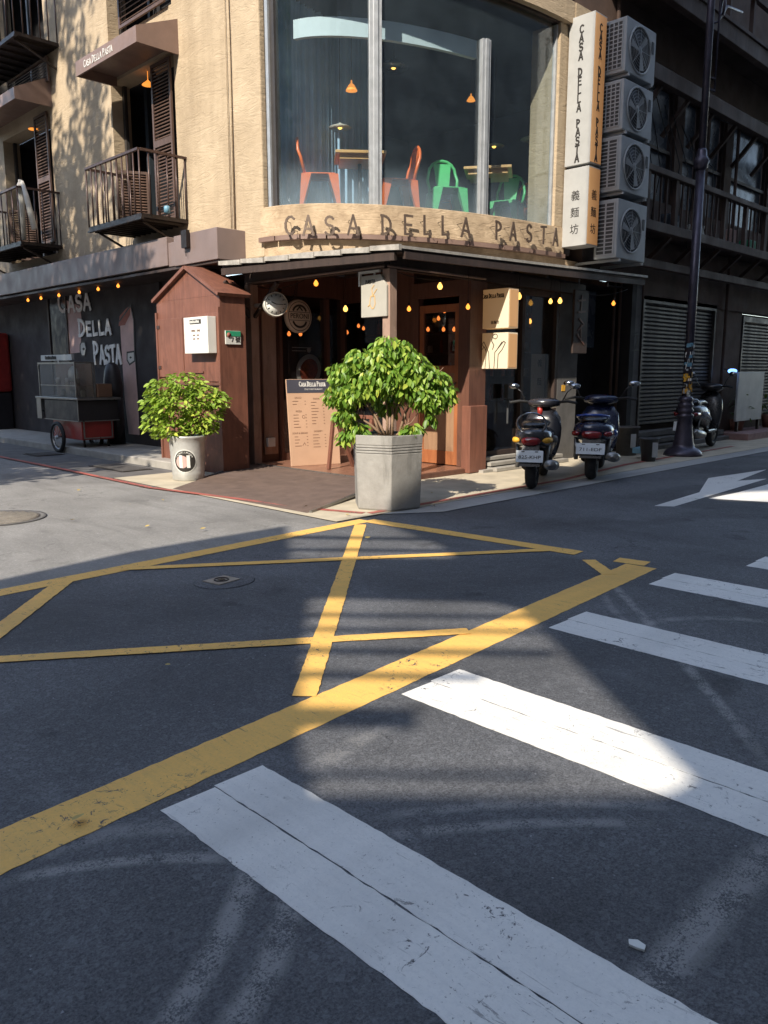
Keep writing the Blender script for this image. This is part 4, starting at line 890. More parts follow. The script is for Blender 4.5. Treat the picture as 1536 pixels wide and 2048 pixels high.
lightbox(9.27, 9.50, YB0, 7.33, 1.50, 2.0, 'lower cream light box sign with a drawing of two raised hands', d2)
def vsign(z0, z1, label, kind):
    t = thing('vertical_sign', label, 'sign', (11.35, 7.2, z0), 'tall projecting signs beside the bay window')
    x0, x1, y0, y1 = 11.34, 11.68, 6.92, 7.36
    mb = MB(); mb.box(x0, x1, y0, y1, z0, z1); mb.build('box', 'sign_white', t, bevel=.006)
    mb = MB(); mb.box(x0 + .015, x1 - .015, y0 - .004, y0 - .0005, z0 + .02, z1 - .02); mb.build('end_face', 'lit_amber', t)
    FL = LF(x0 - .001, (y0 + y1) / 2, 0); FR = RF(y0 - .005, (x0 + x1) / 2, 0)
    if kind == 0:
        for F in (FL, FR):
            mb = MB(); wsc = 1; vhand(mb, F, 'CASA DELLA PASTA', .11, .022, 0, .002, 0, z1 - .25, .125); mb.build('name_lettering', 'ink', t)
    else:
        for F in (FL, FR):
            for i, ch in enumerate('義麵坊'): text(ch, Fr(F.p(0, z1 - .42 - i * .25, .001), F.u), .16, 'ink', t)
a = at(1150, 48, X=11.34)
vsign(4.60, 6.72, 'tall white projecting sign with vertical hand lettering beside the bay window', 0)
vsign(3.40, 4.56, 'shorter white projecting sign with three black characters', 1)
# oval beer sign, clock, hanging sign
pe = thing('oval_beer_sign', 'round cream beer sign hanging in front of the shop window', 'sign', (7.93, 9.8, 2.0))
c = Vector((7.93, 9.82, 2.29))
mb = MB(); mb.lathe(c, [(.245, 0), (.25, .02), (.25, .06), (.235, .075), (.0001, .075)], 32, (0, -1, 0)); mb.build('disc', 'peroni_plate', pe)
F = RF(c.y - .0755, c.x, c.z)
mb = MB(); mb.fb(F, -.2, .2, -.065, -.058, 0, .003); mb.fb(F, -.2, .2, .058, .065, 0, .003); mb.torus(F.p(0, 0, .001), .215, .005, F.n, 30, 4); mb.ribbon(F, arcp(0, .05, .13, .11, 20, 160), .03, 0, .003); mb.ribbon(F, arcp(0, -.05, .13, .11, 200, 340), .03, 0, .003); mb.ribbon(F, [(-.05, .09), (0, .14), (.05, .09)], .02, 0, .0032); mb.build('crest', 'ink', pe)
text('PERONI', Fr(F.p(0, 0, .002), F.u), .105, 'ink', pe)
mb = MB(); mb.tube([(7.9, 9.86, 2.54), (8.05, 9.9, 2.95)], .005, 5); mb.tube([(7.96, 9.86, 2.54), (8.05, 9.9, 2.95)], .005, 5); mb.build('hanger', 'dark_metal', pe)
ck = thing('wall_clock', 'round white two sided clock on a bracket by the entrance post', 'clock', (7.2, 9.6, 2.4))
cc = Vector((7.26, 9.47, 2.41)); nx = Vector((-.45, -.9, 0)).normalized()
F = Fr(cc, Vector((0, 0, 1)).cross(nx)); F = F if F.n.dot(nx) > 0 else Fr(cc, nx.cross(Vector((0, 0, 1))))
mb = MB(); mb.lathe(F.p(0, 0, -.07), [(.165, 0), (.175, .015), (.175, .13), (.165, .145), (.155, .146), (.155, .138), (.0001, .138)], 32, F.n); mb.build('case', 'clock_face', ck)
mb = MB(); mb.lathe(F.p(0, 0, .0705), [(.146, 0), (.146, .001)], 32, F.n); mb.build('dial', 'white_panel', ck)
mb = MB()
for i in range(12):
    a_ = i * math.pi / 6; u, v = math.sin(a_), math.cos(a_); mb.ribbon(F, [(u * .115, v * .115), (u * .135, v * .135)], .012, .072, .074)
mb.torus(F.p(0, 0, .07), .155, .006, F.n, 32, 5); mb.build('hour_marks', 'ink', ck)
mb = MB(); mb.ribbon(F, [(.0, 0), (-.065, .03)], .012, .0745, .077); mb.ribbon(F, [(0, 0), (.1, -.005)], .009, .0775, .079); mb.build('hands', 'ink', ck)
mb = MB(); mb.tube([F.p(0, 0, -.07), (7.2, 9.72, 2.41), (7.2, 9.9, 2.41)], .03, 8); mb.build('bracket', 'clock_face', ck)
hs = thing('hanging_sign', 'small cream hanging sign with carrot drawing under the porch corner', 'sign', (7.3, 7.5, 2.1))
a = at(722, 553, X=7.2); b = at(773, 632, X=7.2); F = LF(7.2, (a.y + b.y) / 2, (a.z + b.z) / 2); hw = (a.y - b.y) / 2; hh = (a.z - b.z) / 2
mb = MB(); mb.prism(F, [(-hw, -hh), (hw, -hh), (hw, hh * .45), (hw * .55, hh), (-hw, hh)], -.06, 0); mb.build('panel', 'sign_shaded', hs, bevel=.004)
mb = MB(); mb.fb(F, -hw - .06, hw * .4, hh + .03, hh + .06, -.04, -.01); mb.fb(F, -hw - .06, -hw - .03, hh - .12, hh + .029, -.04, -.01); mb.fb(F, -.02, .0, hh + .001, hh + .03, -.04, -.02); mb.build('bracket', 'white_panel', hs)
mb = MB(); mb.ribbon(F, [(-.05, -.0), (-.07, -.1), (-.03, -.15), (.0, -.15), (.03, -.1), (.02, 0), (-.05, 0)], .012, .001, .004); mb.ribbon(F, [(-.015, .0), (-.03, .09), (.01, .13)], .01, .001, .004); mb.ribbon(F, [(-.01, .01), (.06, .08)], .01, .001, .004); mb.ribbon(F, [(-.1, -.12), (-.06, -.1)], .01, .001, .004); mb.build('drawing', 'sign_amber', hs)
mb = MB(); hand(mb, Fr(F.p(-hw * .62, hh * .62, .001), F.u), 'PASTA', .04, .009, 0, .002, wscale=1.2); mb.build('name_lettering', 'ink', hs)
# menu board
mn = thing('menu_board', 'tall tan menu board with black heading leaning by the shop window', 'menu board', (8.0, 9.4, .09))
bl = at(583, 933, Z=.09); brp = at(668, 928, Z=.09)
u = (brp - bl).normalized(); wB = (brp - bl).length * 1.16; lean = Vector((u.y, -u.x, 0)) * -.12; lean = lean if lean.dot(Vector((1, 1, 0))) > 0 else -lean
up = (Vector((0, 0, 1)) + lean).normalized(); F = Fr(bl, u, up); hB = 1.27
mb = MB(); mb.fb(F, 0, wB, 0, hB, -.03, 0); mb.build('board', 'menu_paper', mn, bevel=.004)
mb = MB(); mb.fb(F, .005, wB - .005, hB - .2, hB - .005, .0005, .003); mb.build('heading', 'menu_head', mn)
mb = MB(); hand(mb, Fr(F.p(.2, hB - .105, .003), F.u, F.v), 'CASA DELLA PASTA', .05, .011, 0, .002, cap=1.35, wscale=.72); mb.build('name_lettering', 'letter_white', mn)
text('ITALY RESTAURANT', Fr(F.p(wB / 2 + .03, hB - .15, .004), F.u, F.v), .032, 'letter_white', mn)
def mcol(a0, rows):
    for b0, t_, n_ in rows:
        text(t_, Fr(F.p(a0, b0, .001), F.u, F.v), .036, 'menu_ink', mn, .001)
        mb = MB(); random.seed(int(b0 * 100 + a0 * 7))
        for i in range(n_):
            wl = random.uniform(.05, .12); mb.fb(F, a0 - .09, a0 - .09 + wl, b0 - .055 - i * .045, b0 - .047 - i * .045, .0005, .002); mb.fb(F, a0 + .1, a0 + .12, b0 - .055 - i * .045, b0 - .047 - i * .045, .0005, .002)
        mb.build('price_lines', 'menu_ink', mn)
mcol(.17, ((1.0, 'SALAD', 2), (.8, 'PIZZA', 5), (.48, 'SOUP & BREAD', 4))); mcol(.46, ((.98, 'PASTA', 8), (.5, 'DESSERT', 5)))
mb = MB(); mb.torus(F.p(.24, .72, .001), .022, .003, F.n, 12, 4); mb.ribbon(F, [(.2, .30), (.23, .34), (.25, .30)], .006, .0005, .002); mb.build('small_drawing', 'menu_ink', mn)
# small trestle behind the planter
st = thing('wooden_stand', 'brown wooden trestle stand with a top rail behind the planter', 'stand', (7.7, 8.3, .09))
a = at(664, 827, X=7.55); b = at(752, 828, X=7.55); F = LF(7.55, a.y, .09); L_ = a.y - b.y; ht = a.z - .09
mb = MB(); mb.fb(F, -.01, L_, ht - .05, ht, -.05, 0); mb.build('top_rail', 'kiosk_wood', st, bevel=.006)
for x_ in (.03, L_ - .08):
    mb = MB(); mb.beam(F.p(x_, 0, .1), F.p(x_, ht - .05, 0), .05, .04); mb.beam(F.p(x_, 0, -.38), F.p(x_, ht - .05, -.04), .05, .04); mb.build('leg', 'kiosk_wood', st)
bx = tag((lambda m_: m_.build('junction_box', 'white_panel', None, bevel=.004))(MB().box(7.42, 7.56, 9.93, 9.98, .32, .46)), 'small white electric box low on the brown entrance panel', 'electric box')

# ------------------------------------------------------------------ lights: bulbs and pendants
def bulb(p, r, mat, label, group, cord=.25, top=None):
    t = thing('light_bulb', label, 'light bulb', p, group)
    mb = MB(); mb.lathe(p, [(.0001, -r * 1.15), (r * .6, -r * .95), (r, -r * .2), (r * .85, r * .5), (r * .4, r * 1.1), (r * .35, r * 1.4)], 10); mb.build('glass_bulb', mat, t)
    mb = MB(); z = p[2]; mb.lathe((p[0], p[1], z + r * 1.41), [(r * .5, 0), (r * .5, r * 1.4), (r * .2, r * 1.6)], 8)
    mb.tube([(p[0], p[1], z + r * 3), (p[0], p[1], z + r * 3 + cord)], .004, 4); mb.build('socket', 'dark_metal', t); return t
pts = []
for i, (px, py) in enumerate(((54, 575), (80, 570), (116, 565), (157, 562), (195, 558), (235, 550))):
    p = at(px, py, X=6.9); p.z = min(p.z, 2.93); pts.append(p.copy())
    bulb(p, .027, 'bulb_warm', 'warm bulb under the left canopy, %s in the row' % ('furthest left', 'second from the left', 'third from the left', 'third from the right', 'second from the right', 'nearest the kiosk')[i], 'bulbs of the left string light', .01)
cbl = MB()
for a, b in zip(pts, pts[1:]): cbl.tube([a + Vector((0, 0, .1)), (a + b) / 2 + Vector((0, 0, .06)), b + Vector((0, 0, .1))], .006, 5)
tag(cbl.build('string_light_cable', 'rubber'), 'black cable carrying the row of bulbs under the left canopy', 'cable')
PB = [(493, 581, 'X', 7.9, .03, 'bulb_warm', 'above the white clock'), (632, 567, 'X', 7.9, .035, 'bulb_warm', 'high above the oval beer sign'), (568, 618, 'Y', 9.45, .045, 'bulb_warm', 'between clock and oval beer sign'), (691, 618, 'X', 8.2, .035, 'bulb_yellow', 'hanging left of the small hanging sign'),
      (880, 573, 'X', 8.3, .036, 'bulb_yellow', 'brightest, high above the door'), (818, 618, 'X', 8.5, .03, 'bulb_warm', 'left of the orange door frame'), (936, 614, 'X', 8.7, .03, 'bulb_warm', 'by the right side of the door frame'),
      (1038, 593, 'Y', 7.1, .04, 'bulb_yellow', 'just right of the upper light box'), (1101, 603, 'Y', 7.15, .032, 'bulb_yellow', 'left of a pair under the right eave'), (1120, 602, 'Y', 7.15, .036, 'bulb_yellow', 'right of a pair under the right eave'), (1227, 607, 'Y', 7.2, .032, 'bulb_warm', 'alone above the blue scooter'), (1031, 677, 'Y', 7.15, .018, 'bulb_yellow', 'tiny, at the end of the lower light box')]
pp = []
for px, py, ax, v, r, m_, wh in PB:
    p = at(px, py, **{ax: v}); pp.append(p); bulb(p, r, m_, 'glowing porch bulb ' + wh, 'bulbs hanging under the porch roof', max(.02, 2.9 - p.z - .12))
IB = [(578, 668, 10.9), (601, 668, 10.9), (694, 665, 11.6), (717, 652, 12), (727, 657, 12.2)]
for i, (px, py, v) in enumerate(IB):
    bulb(at(px, py, Y=v), .032, 'bulb_far', 'small orange bulb inside the left shop window, %s' % ('below the oval sign at left', 'below the oval sign at right', 'far back in the middle', 'upper of the cluster', 'right of the cluster')[i], 'bulbs inside the shop', .3)
for i, (px, py) in enumerate(((856, 659), (887, 659), (908, 659), (889, 622), (877, 637))):
    bulb(at(px, py, X=11.2), .033, 'bulb_far', 'small orange bulb seen through the door glass, %s' % ('left of the lower three', 'middle of the lower three', 'right of the lower three', 'topmost', 'in the middle above the three')[i], 'bulbs seen through the door', .25)
for i, (px, py) in enumerate(((1060, 643), (1074, 643))):
    bulb(at(px, py, Y=8.6), .036, 'bulb_yellow', 'yellow bulb inside the dark right shop window, %s of the pair' % ('left', 'right')[i], 'bulbs inside the right shop window', .3)
cbl = MB()
def sag(a, b, k=.12):
    a, b = Vector(a), Vector(b); cbl.tube([a.lerp(b, i / 8) - Vector((0, 0, k * 4 * (i / 8) * (1 - i / 8))) for i in range(9)], .006, 5)
sag((7.2, 9.9, 2.7), (7.9, 9.3, 2.9)); sag((7.9, 9.3, 2.9), (8.2, 8.3, 2.92)); sag((8.2, 8.3, 2.92), (7.3, 7.3, 2.75)); sag((7.3, 7.3, 2.75), (9.0, 7.3, 2.8)); sag((9, 7.3, 2.8), (11.3, 7.3, 2.8)); sag((11.3, 7.3, 2.8), (13.4, 7.3, 2.9))
tag(cbl.build('string_light_cable', 'rubber'), 'sagging black cable strung under the porch roof between the bulbs', 'cable')
# wall lamps inside the left windows
for i, (px, py, X_) in enumerate(((296, 168, 7.25), (67, 257, 7.2))):
    p = at(px, py, X=X_); t = thing('pendant_lamp', 'small amber pendant lamp inside the %s balcony window' % ('nearer', 'far left')[i], 'lamp', p, 'amber lamps in the left windows')
    mb = MB(); mb.lathe(p, [(.10, -.02), (.085, .0), (.03, .04), (.012, .06)], 16); mb.tube([p + Vector((0, 0, .06)), p + Vector((0, 0, .3))], .006, 5); mb.build('shade', 'lamp_amber', t)

# ------------------------------------------------------------------ upper dining room: chairs, tables, pendants
def tolix(mat, label, group='metal cafe chairs behind the curved window'):
    t = thing('cafe_chair', label, 'chair', (0, 0, 0), group)
    mb = MB(); mb.prism(W0, [(-.17, -.18), (.17, -.18), (.19, -.1), (.19, .17), (.12, .2), (-.12, .2), (-.19, .17), (-.19, -.1)], .44, .455); mb.build('seat', mat, t, bevel=.006)
    for sx in (-1, 1):
        for sy in (-1, 1):
            mb = MB(); top = Vector((sx * .15, sy * .15, .44)); bot = Vector((sx * .215, sy * .225, 0))
            mb.hexa([bot + Vector((-.012, -.012, 0)), bot + Vector((.012, -.012, 0)), bot + Vector((.012, .012, 0)), bot + Vector((-.012, .012, 0)), top + Vector((-.055, -.055, 0)), top + Vector((.055, -.055, 0)), top + Vector((.055, .055, 0)), top + Vector((-.055, .055, 0))])
            mb.build('leg', mat, t)
    mb = MB(); pts = [Vector((-.17, -.17, .45)), Vector((-.19, -.21, .62))] + [Vector((.17 * math.cos(a), -.24 - .01 * math.sin(a), .70 + .16 * math.sin(a))) for a in [math.pi - math.pi * i / 8 for i in range(9)]] + [Vector((.19, -.21, .62)), Vector((.17, -.17, .45))]
    mb.tube(pts, .019, 7); mb.build('back_frame', mat, t)
    mb = MB(); mb.add([(-.07, -.165, .455), (.07, -.165, .455), (.11, -.235, .82), (-.11, -.235, .82), (-.07, -.185, .455), (.07, -.185, .455), (.11, -.255, .82), (-.11, -.255, .82)], [(0, 1, 2, 3), (4, 7, 6, 5), (0, 4, 5, 1), (2, 6, 7, 3), (1, 5, 6, 2), (0, 3, 7, 4)]); mb.build('back_splat', mat, t)
    return t
FZ = 3.69
oc = tolix('orange_metal', 'orange metal chair at the left pane facing the table'); gc = tolix('green_metal', 'green metal chair seen from the front left of the right mullion')
def put(o, x, y, rz): o.scale = (1.28, 1.28, 1.24); o.location = (x, y, FZ); o.rotation_euler.z = rz
put(oc, 8.02, 9.34, rad(-130))
oc2 = copy_tree(oc, label='orange metal chair seen in profile in the middle pane'); put(oc2, 9.05, 8.80, rad(60))
oc3 = copy_tree(oc, label='dim reddish chair at the far left of the bay window'); put(oc3, 8.15, 10.6, rad(-40))
oc4 = copy_tree(oc, label='orange metal chair behind the right pane near the right edge'); put(oc4, 12.3, 8.5, rad(150))
oc5 = copy_tree(oc, label='orange chair deep in the room behind the green chair'); put(oc5, 12.2, 10.6, rad(120))
put(gc, 10.0, 8.62, rad(-215)); gc2 = copy_tree(gc, label='green metal chair behind the table in the right pane'); put(gc2, 11.45, 8.55, rad(-250))
def table(x, y, rz, label):
    t = thing('cafe_table', label, 'table', (0, 0, 0), 'wooden cafe tables behind the curved window')
    mb = MB(); mb.box(-.36, .36, -.36, .36, .80, .84); mb.build('table_top', 'table_wood', t, bevel=.006)
    mb = MB(); mb.box(-.3, .3, -.3, .3, .735, .798); mb.build('apron', 'table_wood', t)
    mb = MB(); mb.tube([(0, 0, .02), (0, 0, .735)], .03, 8); mb.box(-.24, .24, -.03, .03, 0, .02); mb.box(-.03, .03, -.24, .24, .0205, .035); mb.build('pedestal', 'dark_metal', t)
    t.location = (x, y, FZ); t.rotation_euler.z = rz; return t
tb1 = table(8.45, 8.95, rad(-40), 'square wooden table between the two orange chairs'); tb2 = table(10.45, 8.15, rad(35), 'square wooden table beside the green chairs')
gb = thing('bottle', 'small glass shaker standing on the left wooden table', 'bottle', (8.6, 9.2, FZ + .84)); mb = MB(); mb.lathe((8.6, 9.2, FZ + .841), [(.018, 0), (.018, .06), (.01, .075), (.012, .11)], 10); mb.build('body', 'steel', gb)
def pend(px, py, dist_ax, v, r, h, mat, label, cone=False):
    p = at(px, py, **{dist_ax: v}); t = thing('pendant_lamp', label, 'lamp', p, 'pendant lamps in the upper dining room')
    mb = MB(); mb.lathe(p, [(r, -h * .3), (r * .96, -h * .2), (r * .5, h * .3), (r * .15, h * .5), (r * .12, h * .8)], 24); mb.build('shade', mat, t)
    mb = MB(); mb.ball(p + Vector((0, 0, -h * .1)), r * .22, 8); mb.build('glass_bulb', 'bulb_yellow', t)
    mb = MB(); mb.tube([p + Vector((0, 0, h * .8)), (p.x, p.y, 6.7)], .006, 4); mb.build('cord', 'dark_metal', t)
pend(703, 176, 'X', 8.5, .085, .13, 'lamp_amber', 'amber glass pendant near the left mullion')
pend(787, 130, 'X', 10.0, .24, .16, 'steel', 'wide ribbed metal pendant at the top of the middle pane')
pend(680, 253, 'X', 8.55, .17, .06, 'peroni_plate', 'flat cream disc pendant above the left table')
pend(942, 198, 'X', 10.8, .07, .10, 'lamp_amber', 'amber pendant beside the right mullion')
pend(1065, 276, 'X', 11.8, .20, .07, 'peroni_plate', 'flat cream disc pendant at the right pane edge')
pend(988, 291, 'X', 11.6, .18, .05, 'peroni_plate', 'small flat cream pendant above the right table')
pic = tag((lambda m_: m_.build('picture_frame', 'brown_wood'))(MB().box(14.15, 14.19, 8.6, 9.8, 4.9, 5.9)), 'brown framed board on the back wall seen through the right pane', 'picture')

# ------------------------------------------------------------------ air conditioners
def ac(z0, z1, kind, label):
    t = thing('air_conditioner', label, 'air conditioner', (12.0, 6.85, z0), 'air conditioner units stacked on the wall')
    x0, x1, y0, y1 = 11.74, 12.66, 6.62, 7.02
    mb = MB(); mb.box(x0, x1, y0, y1, z0, z1); mb.build('casing', 'ac_casing', t, bevel=.012)
    F = LF(x0 - .001, 0, 0); mb = MB(); mb.fb(F, -y1 + .04, -y0 - .06, z0 + .06, z1 - .05, 0, .002); mb.build('side_recess', 'ac_dark', t)
    mb = MB(); nc = 4 if kind == 0 else 2; nr = 11 if kind == 0 else 13; a0, a1, b0, b1 = -y1 + .04, -y0 - .06, z0 + .06, z1 - .05
    for i in range(nc + 1): a = a0 + (a1 - a0) * i / nc; wb = .008 if kind == 0 else .012; mb.fb(F, a - wb, a + wb, b0, b1, .0025, .012)
    for i in range(nr + 1): b = b0 + (b1 - b0) * i / nr; mb.fb(F, a0, a1, b - .007, b + .007, .0027, .0115)
    mb.build('side_grille', 'ac_casing', t)
    F = RF(y0 - .001, 0, 0); cx = x0 + .42; cz = (z0 + z1) / 2; R = min(.33, (z1 - z0) * .43)
    mb = MB(); mb.lathe((cx, y0 - .002, cz), [(R, 0), (R, .004)], 32, (0, -1, 0)); mb.build('fan_opening', 'ac_dark', t)
    mb = MB(); mb.torus((cx, y0 - .01, cz), R, .014, (0, 1, 0), 32, 6)
    for i in range(6): mb.torus((cx, y0 - .012, cz), R * (i + 1) / 7, .003, (0, 1, 0), 24, 4)
    for i in range(4): a = math.pi * i / 4; mb.beam((cx - R * math.cos(a), y0 - .012, cz - R * math.sin(a)), (cx + R * math.cos(a), y0 - .012, cz + R * math.sin(a)), .006)
    mb.build('fan_guard', 'ac_casing', t)
    mb = MB()
    for i in range(3):
        a = i * 2.094 + .4; mb.add([(cx, y0 - .006, cz), (cx + R * .85 * math.cos(a), y0 - .005, cz + R * .85 * math.sin(a)), (cx + R * .9 * math.cos(a + .6), y0 - .008, cz + R * .9 * math.sin(a + .6)), (cx + R * .3 * math.cos(a + .9), y0 - .008, cz + R * .3 * math.sin(a + .9))], [(0, 1, 2, 3)])
    mb.lathe((cx, y0 - .007, cz), [(R * .2, 0), (R * .15, .008)], 12, (0, -1, 0)); mb.build('fan', 'ac_casing', t)
    mb = MB(); mb.beam((x0 + .1, 6.6, z0 - .03), (x0 + .1, 7.48, z0 - .03), .04, .04); mb.build('bracket', 'ac_casing', t); mb = MB(); mb.beam((x1 - .1, 6.6, z0 - .03), (x1 - .1, 7.48, z0 - .03), .04, .04); mb.build('bracket', 'ac_casing', t)
    mb = MB(); mb.box(x1 - .14, x1 - .08, y0 - .012, y0 - .001, cz + .05, cz + .22); mb.build('name_badge', 'ac_dark', t)
ac(5.92, 6.68, 0, 'top grey air conditioner of the stack of four, with square side grille')
ac(5.10, 5.82, 0, 'second air conditioner from the top of the stack')
ac(4.22, 5.02, 1, 'third air conditioner from the top, with wide slotted side')
ac(3.22, 4.10, 1, 'lowest air conditioner of the stack, just above the porch roof')

# ------------------------------------------------------------------ plants
def leafmesh(L, w_, name, droop=.25):
    mb = MB(); mb.add([(0, 0, 0), (w_ * .5, L * .35, -.01 * 0), (w_ * .42, L * .7, -L * droop * .4), (0, L, -L * droop), (-w_ * .42, L * .7, -L * droop * .4), (-w_ * .5, L * .35, 0), (0, L * .38, -w_ * .16), (0, L * .7, -w_ * .16 - L * droop * .4)],
                      [(0, 1, 6), (1, 2, 7, 6), (2, 3, 7), (3, 4, 7), (4, 5, 6, 7), (5, 0, 6)], True)
    me = bpy.data.meshes.new(name); me.from_pydata(mb.v, [], mb.f)
    for p in me.polygons: p.use_smooth = True
    return me
def shrub(name, label, base, blobs, nleaf, L, mat, stems, nobj, seed, droop=.25, hang=.6, rstem=.014):
    random.seed(seed); t = thing(name, label, 'shrub', base)
    b = Vector(base); me = leafmesh(L, L * .46, 'leaf', droop); me.materials.append(M[mat])
    mb = MB()
    for p0, p1, p2 in stems:
        p0, p1, p2 = b + Vector(p0), b + Vector(p1), b + Vector(p2); mid = (p0 + p1) / 2 + Vector((random.uniform(-.02, .02),) * 2 + (0,))
        mb.tube([p0, mid, p1, (p1 + p2) / 2 + Vector((random.uniform(-.03, .03), random.uniform(-.03, .03), .01)), p2], [rstem, rstem * .9, rstem * .75, rstem * .55, rstem * .3], 6)
        for k in range(5):
            q = p1.lerp(p2, random.random()); mb.tube([q, q + Vector((random.uniform(-.16, .16), random.uniform(-.16, .16), random.uniform(.05, .2)))], [rstem * .4, rstem * .2], 4)
    mb.build('stems', 'bark', t)
    tot = sum(r[3] * r[4] for r in blobs); Ls = []
    for (cx, cy, cz, rx, rz) in blobs:
        for _ in range(int(nleaf * rx * rz / tot)):
            v = Vector((random.gauss(0, 1), random.gauss(0, 1), random.gauss(0, 1))).normalized(); rr = random.uniform(.45, 1.0) ** .6
            p = b + Vector((cx + v.x * rx * rr, cy + v.y * rx * rr, cz + v.z * rz * rr))
            yaw = math.atan2(v.y, v.x) - math.pi / 2 + random.gauss(0, .7); pitch = random.uniform(-.3, .3) - hang * random.uniform(.3, 1.6); roll = random.gauss(0, .5)
            Ls.append((p, yaw, pitch, roll, random.uniform(.5, 1.35)))
    Ls.sort(key=lambda l: (l[0] - Vector((0, 0, CH))).length)
    big = MB(); lv = [v.co.copy() for v in me.vertices]; lf = [tuple(p.vertices) for p in me.polygons]
    for i, (p, ya, pi_, ro, sc) in enumerate(Ls):
        m_ = Matrix.Translation(p - b) @ Matrix.Rotation(ya, 4, 'Z') @ Matrix.Rotation(pi_, 4, 'X') @ Matrix.Rotation(ro, 4, 'Y') @ Matrix.Scale(sc, 4)
        if i < nobj:
            o = bpy.data.objects.new('leaf', me); COL.objects.link(o); o.parent = t; o.matrix_local = m_
        else: big.add([m_ @ v + b for v in lv], lf, True)
    big.build('foliage', mat, t, kind='stuff'); return t
# faceted stone planter
pl = thing('planter', 'large faceted grey stone planter at the kerb corner', 'planter', (6.1, 5.93 + .18, .01))
PC = Vector((6.13, 6.08, .0135)); angs = [rad(225 + 6 + 60 * k) for k in range(6)]
def hexring(r, z): return [(PC.x + r * math.cos(a), PC.y + r * math.sin(a), PC.z + z) for a in angs]
def hexsolid(levels, parent, name, mat, bev=.006):
    mb = MB(); vs = []
    for r, z in levels: vs += hexring(r, z)
    k = len(levels); mb.add(vs, [(i * 6 + j, i * 6 + (j + 1) % 6, (i + 1) * 6 + (j + 1) % 6, (i + 1) * 6 + j) for i in range(k - 1) for j in range(6)] + [tuple(range(6)), tuple((k - 1) * 6 + j for j in range(6))][:2])
    return mb.build(name, mat, parent, bevel=bev)
hexsolid([(.375, 0), (.385, .02), (.405, .60)], pl, 'lower_body', 'planter_stone')
for i, z in enumerate((.606, .635, .664)):
    hexsolid([(.398, z - .006), (.398, z - .001)], pl, 'groove', 'concrete_dark', 0); hexsolid([(.407, z), (.407, z + .022)], pl, 'rib', 'planter_stone', .004)
hexsolid([(.402, .688), (.408, .69), (.412, .79), (.38, .79), (.375, .77)], pl, 'rim', 'planter_stone')
hexsolid([(.37, .768), (.37, .772)], pl, 'soil', 'soil', 0)
R2 = Vector((.7071, -.7071, 0)); D2 = Vector((.7071, .7071, 0))     # across the view, away along the view
def V(r, z, d=0.0): q = R2 * r + D2 * d; return (q.x, q.y, z)
def B(r, z, rx, rz, d=0.0): q = R2 * r + D2 * d; return (q.x, q.y, z, rx, rz)
shrub('potted_tree', 'bushy green potted tree with drooping glossy leaves in the stone planter', (PC.x, PC.y, .78),
      [B(-.47, .66, .16, .14), B(-.30, .78, .17, .15), B(-.10, .80, .15, .14, -.1), B(.0, .93, .17, .13), B(.16, .90, .13, .13, .05), B(.27, .74, .17, .16, -.05), B(.42, .64, .15, .14), B(.56, .58, .12, .12, .1), B(.66, .44, .07, .13, .05), B(.52, .40, .10, .13), B(-.58, .44, .10, .12), B(-.42, .44, .16, .13, -.1), B(-.24, .55, .17, .16, -.12), B(-.02, .62, .18, .16, -.15), B(.2, .52, .17, .14, -.05), B(.36, .42, .13, .13, -.05), B(-.44, .22, .11, .09, -.1), B(-.34, .08, .10, .09, -.12), B(-.46, .0, .06, .08, -.12), B(.27, .06, .13, .07, -.05), B(.0, .34, .15, .12, .15), B(.46, .2, .06, .08), B(0, .72, .34, .2, .25)],
      5200, .080, 'leaf_big', [(V(-.08, 0), V(-.16, .25), V(-.42, .62)), (V(0, 0), V(.0, .28), V(-.15, .8)), (V(.05, 0), V(.06, .3), V(.18, .8)), (V(.12, 0, .05), V(.2, .25), V(.46, .6)), (V(-.02, 0, -.05), V(-.12, .2, -.05), V(-.32, .45)), (V(.02, 0, .1), V(.1, .3), V(.3, .5)), (V(-.05, 0), V(-.18, .12, -.05), V(-.36, .2)), (V(.1, 0), V(.18, .06), V(.26, .14))], 300, 5, droop=.35, hang=.85, rstem=.017)
pt = thing('metal_pot', 'dented galvanised metal pot with round black logo beside the kiosk', 'pot', (5.75, 9.58, .01))
c = Vector((5.78, 9.55, .014))
mb = MB(); mb.lathe(c, [(.205, 0), (.215, .01), (.21, .06), (.218, .08), (.215, .1), (.24, .5), (.25, .56), (.262, .575), (.262, .6), (.245, .6), (.24, .56)], 28); mb.build('body', 'galvanised', pt)
mb = MB(); mb.lathe(c + Vector((0, 0, .555)), [(.238, 0), (.0001, .002)], 20); mb.build('soil', 'soil', pt)
ca = math.atan2(-1, -1) + .05
def potp(a, z, off=.002):
    r = .216 + (z - .1) / .4 * .024 + off; return (c.x + r * math.cos(ca + a / r), c.y + r * math.sin(ca + a / r), c.z + z)
def potdisc(z0, R, off, name, mat, ax_=0, sy=1):
    mb = MB(); vs = [potp(ax_, z0, off)]; k = 3; n = 24
    for j in range(1, k + 1): vs += [potp(ax_ + R * j / k * math.cos(2 * math.pi * i / n), z0 + sy * R * j / k * math.sin(2 * math.pi * i / n), off) for i in range(n)]
    fs = [(0, 1 + i, 1 + (i + 1) % n) for i in range(n)] + [(1 + (j - 1) * n + i, 1 + j * n + i, 1 + j * n + (i + 1) % n, 1 + (j - 1) * n + (i + 1) % n) for j in range(1, k) for i in range(n)]
    mb.add(vs, fs); mb.build(name, mat, pt)
potdisc(.27, .158, .003, 'logo_ring', 'white_panel'); potdisc(.27, .145, .006, 'logo_disc', 'ink')
potdisc(.26, .085, .009, 'logo_fork', 'mural_pink', -.035, 1); 
for i in range(2): pass
mb = MB()
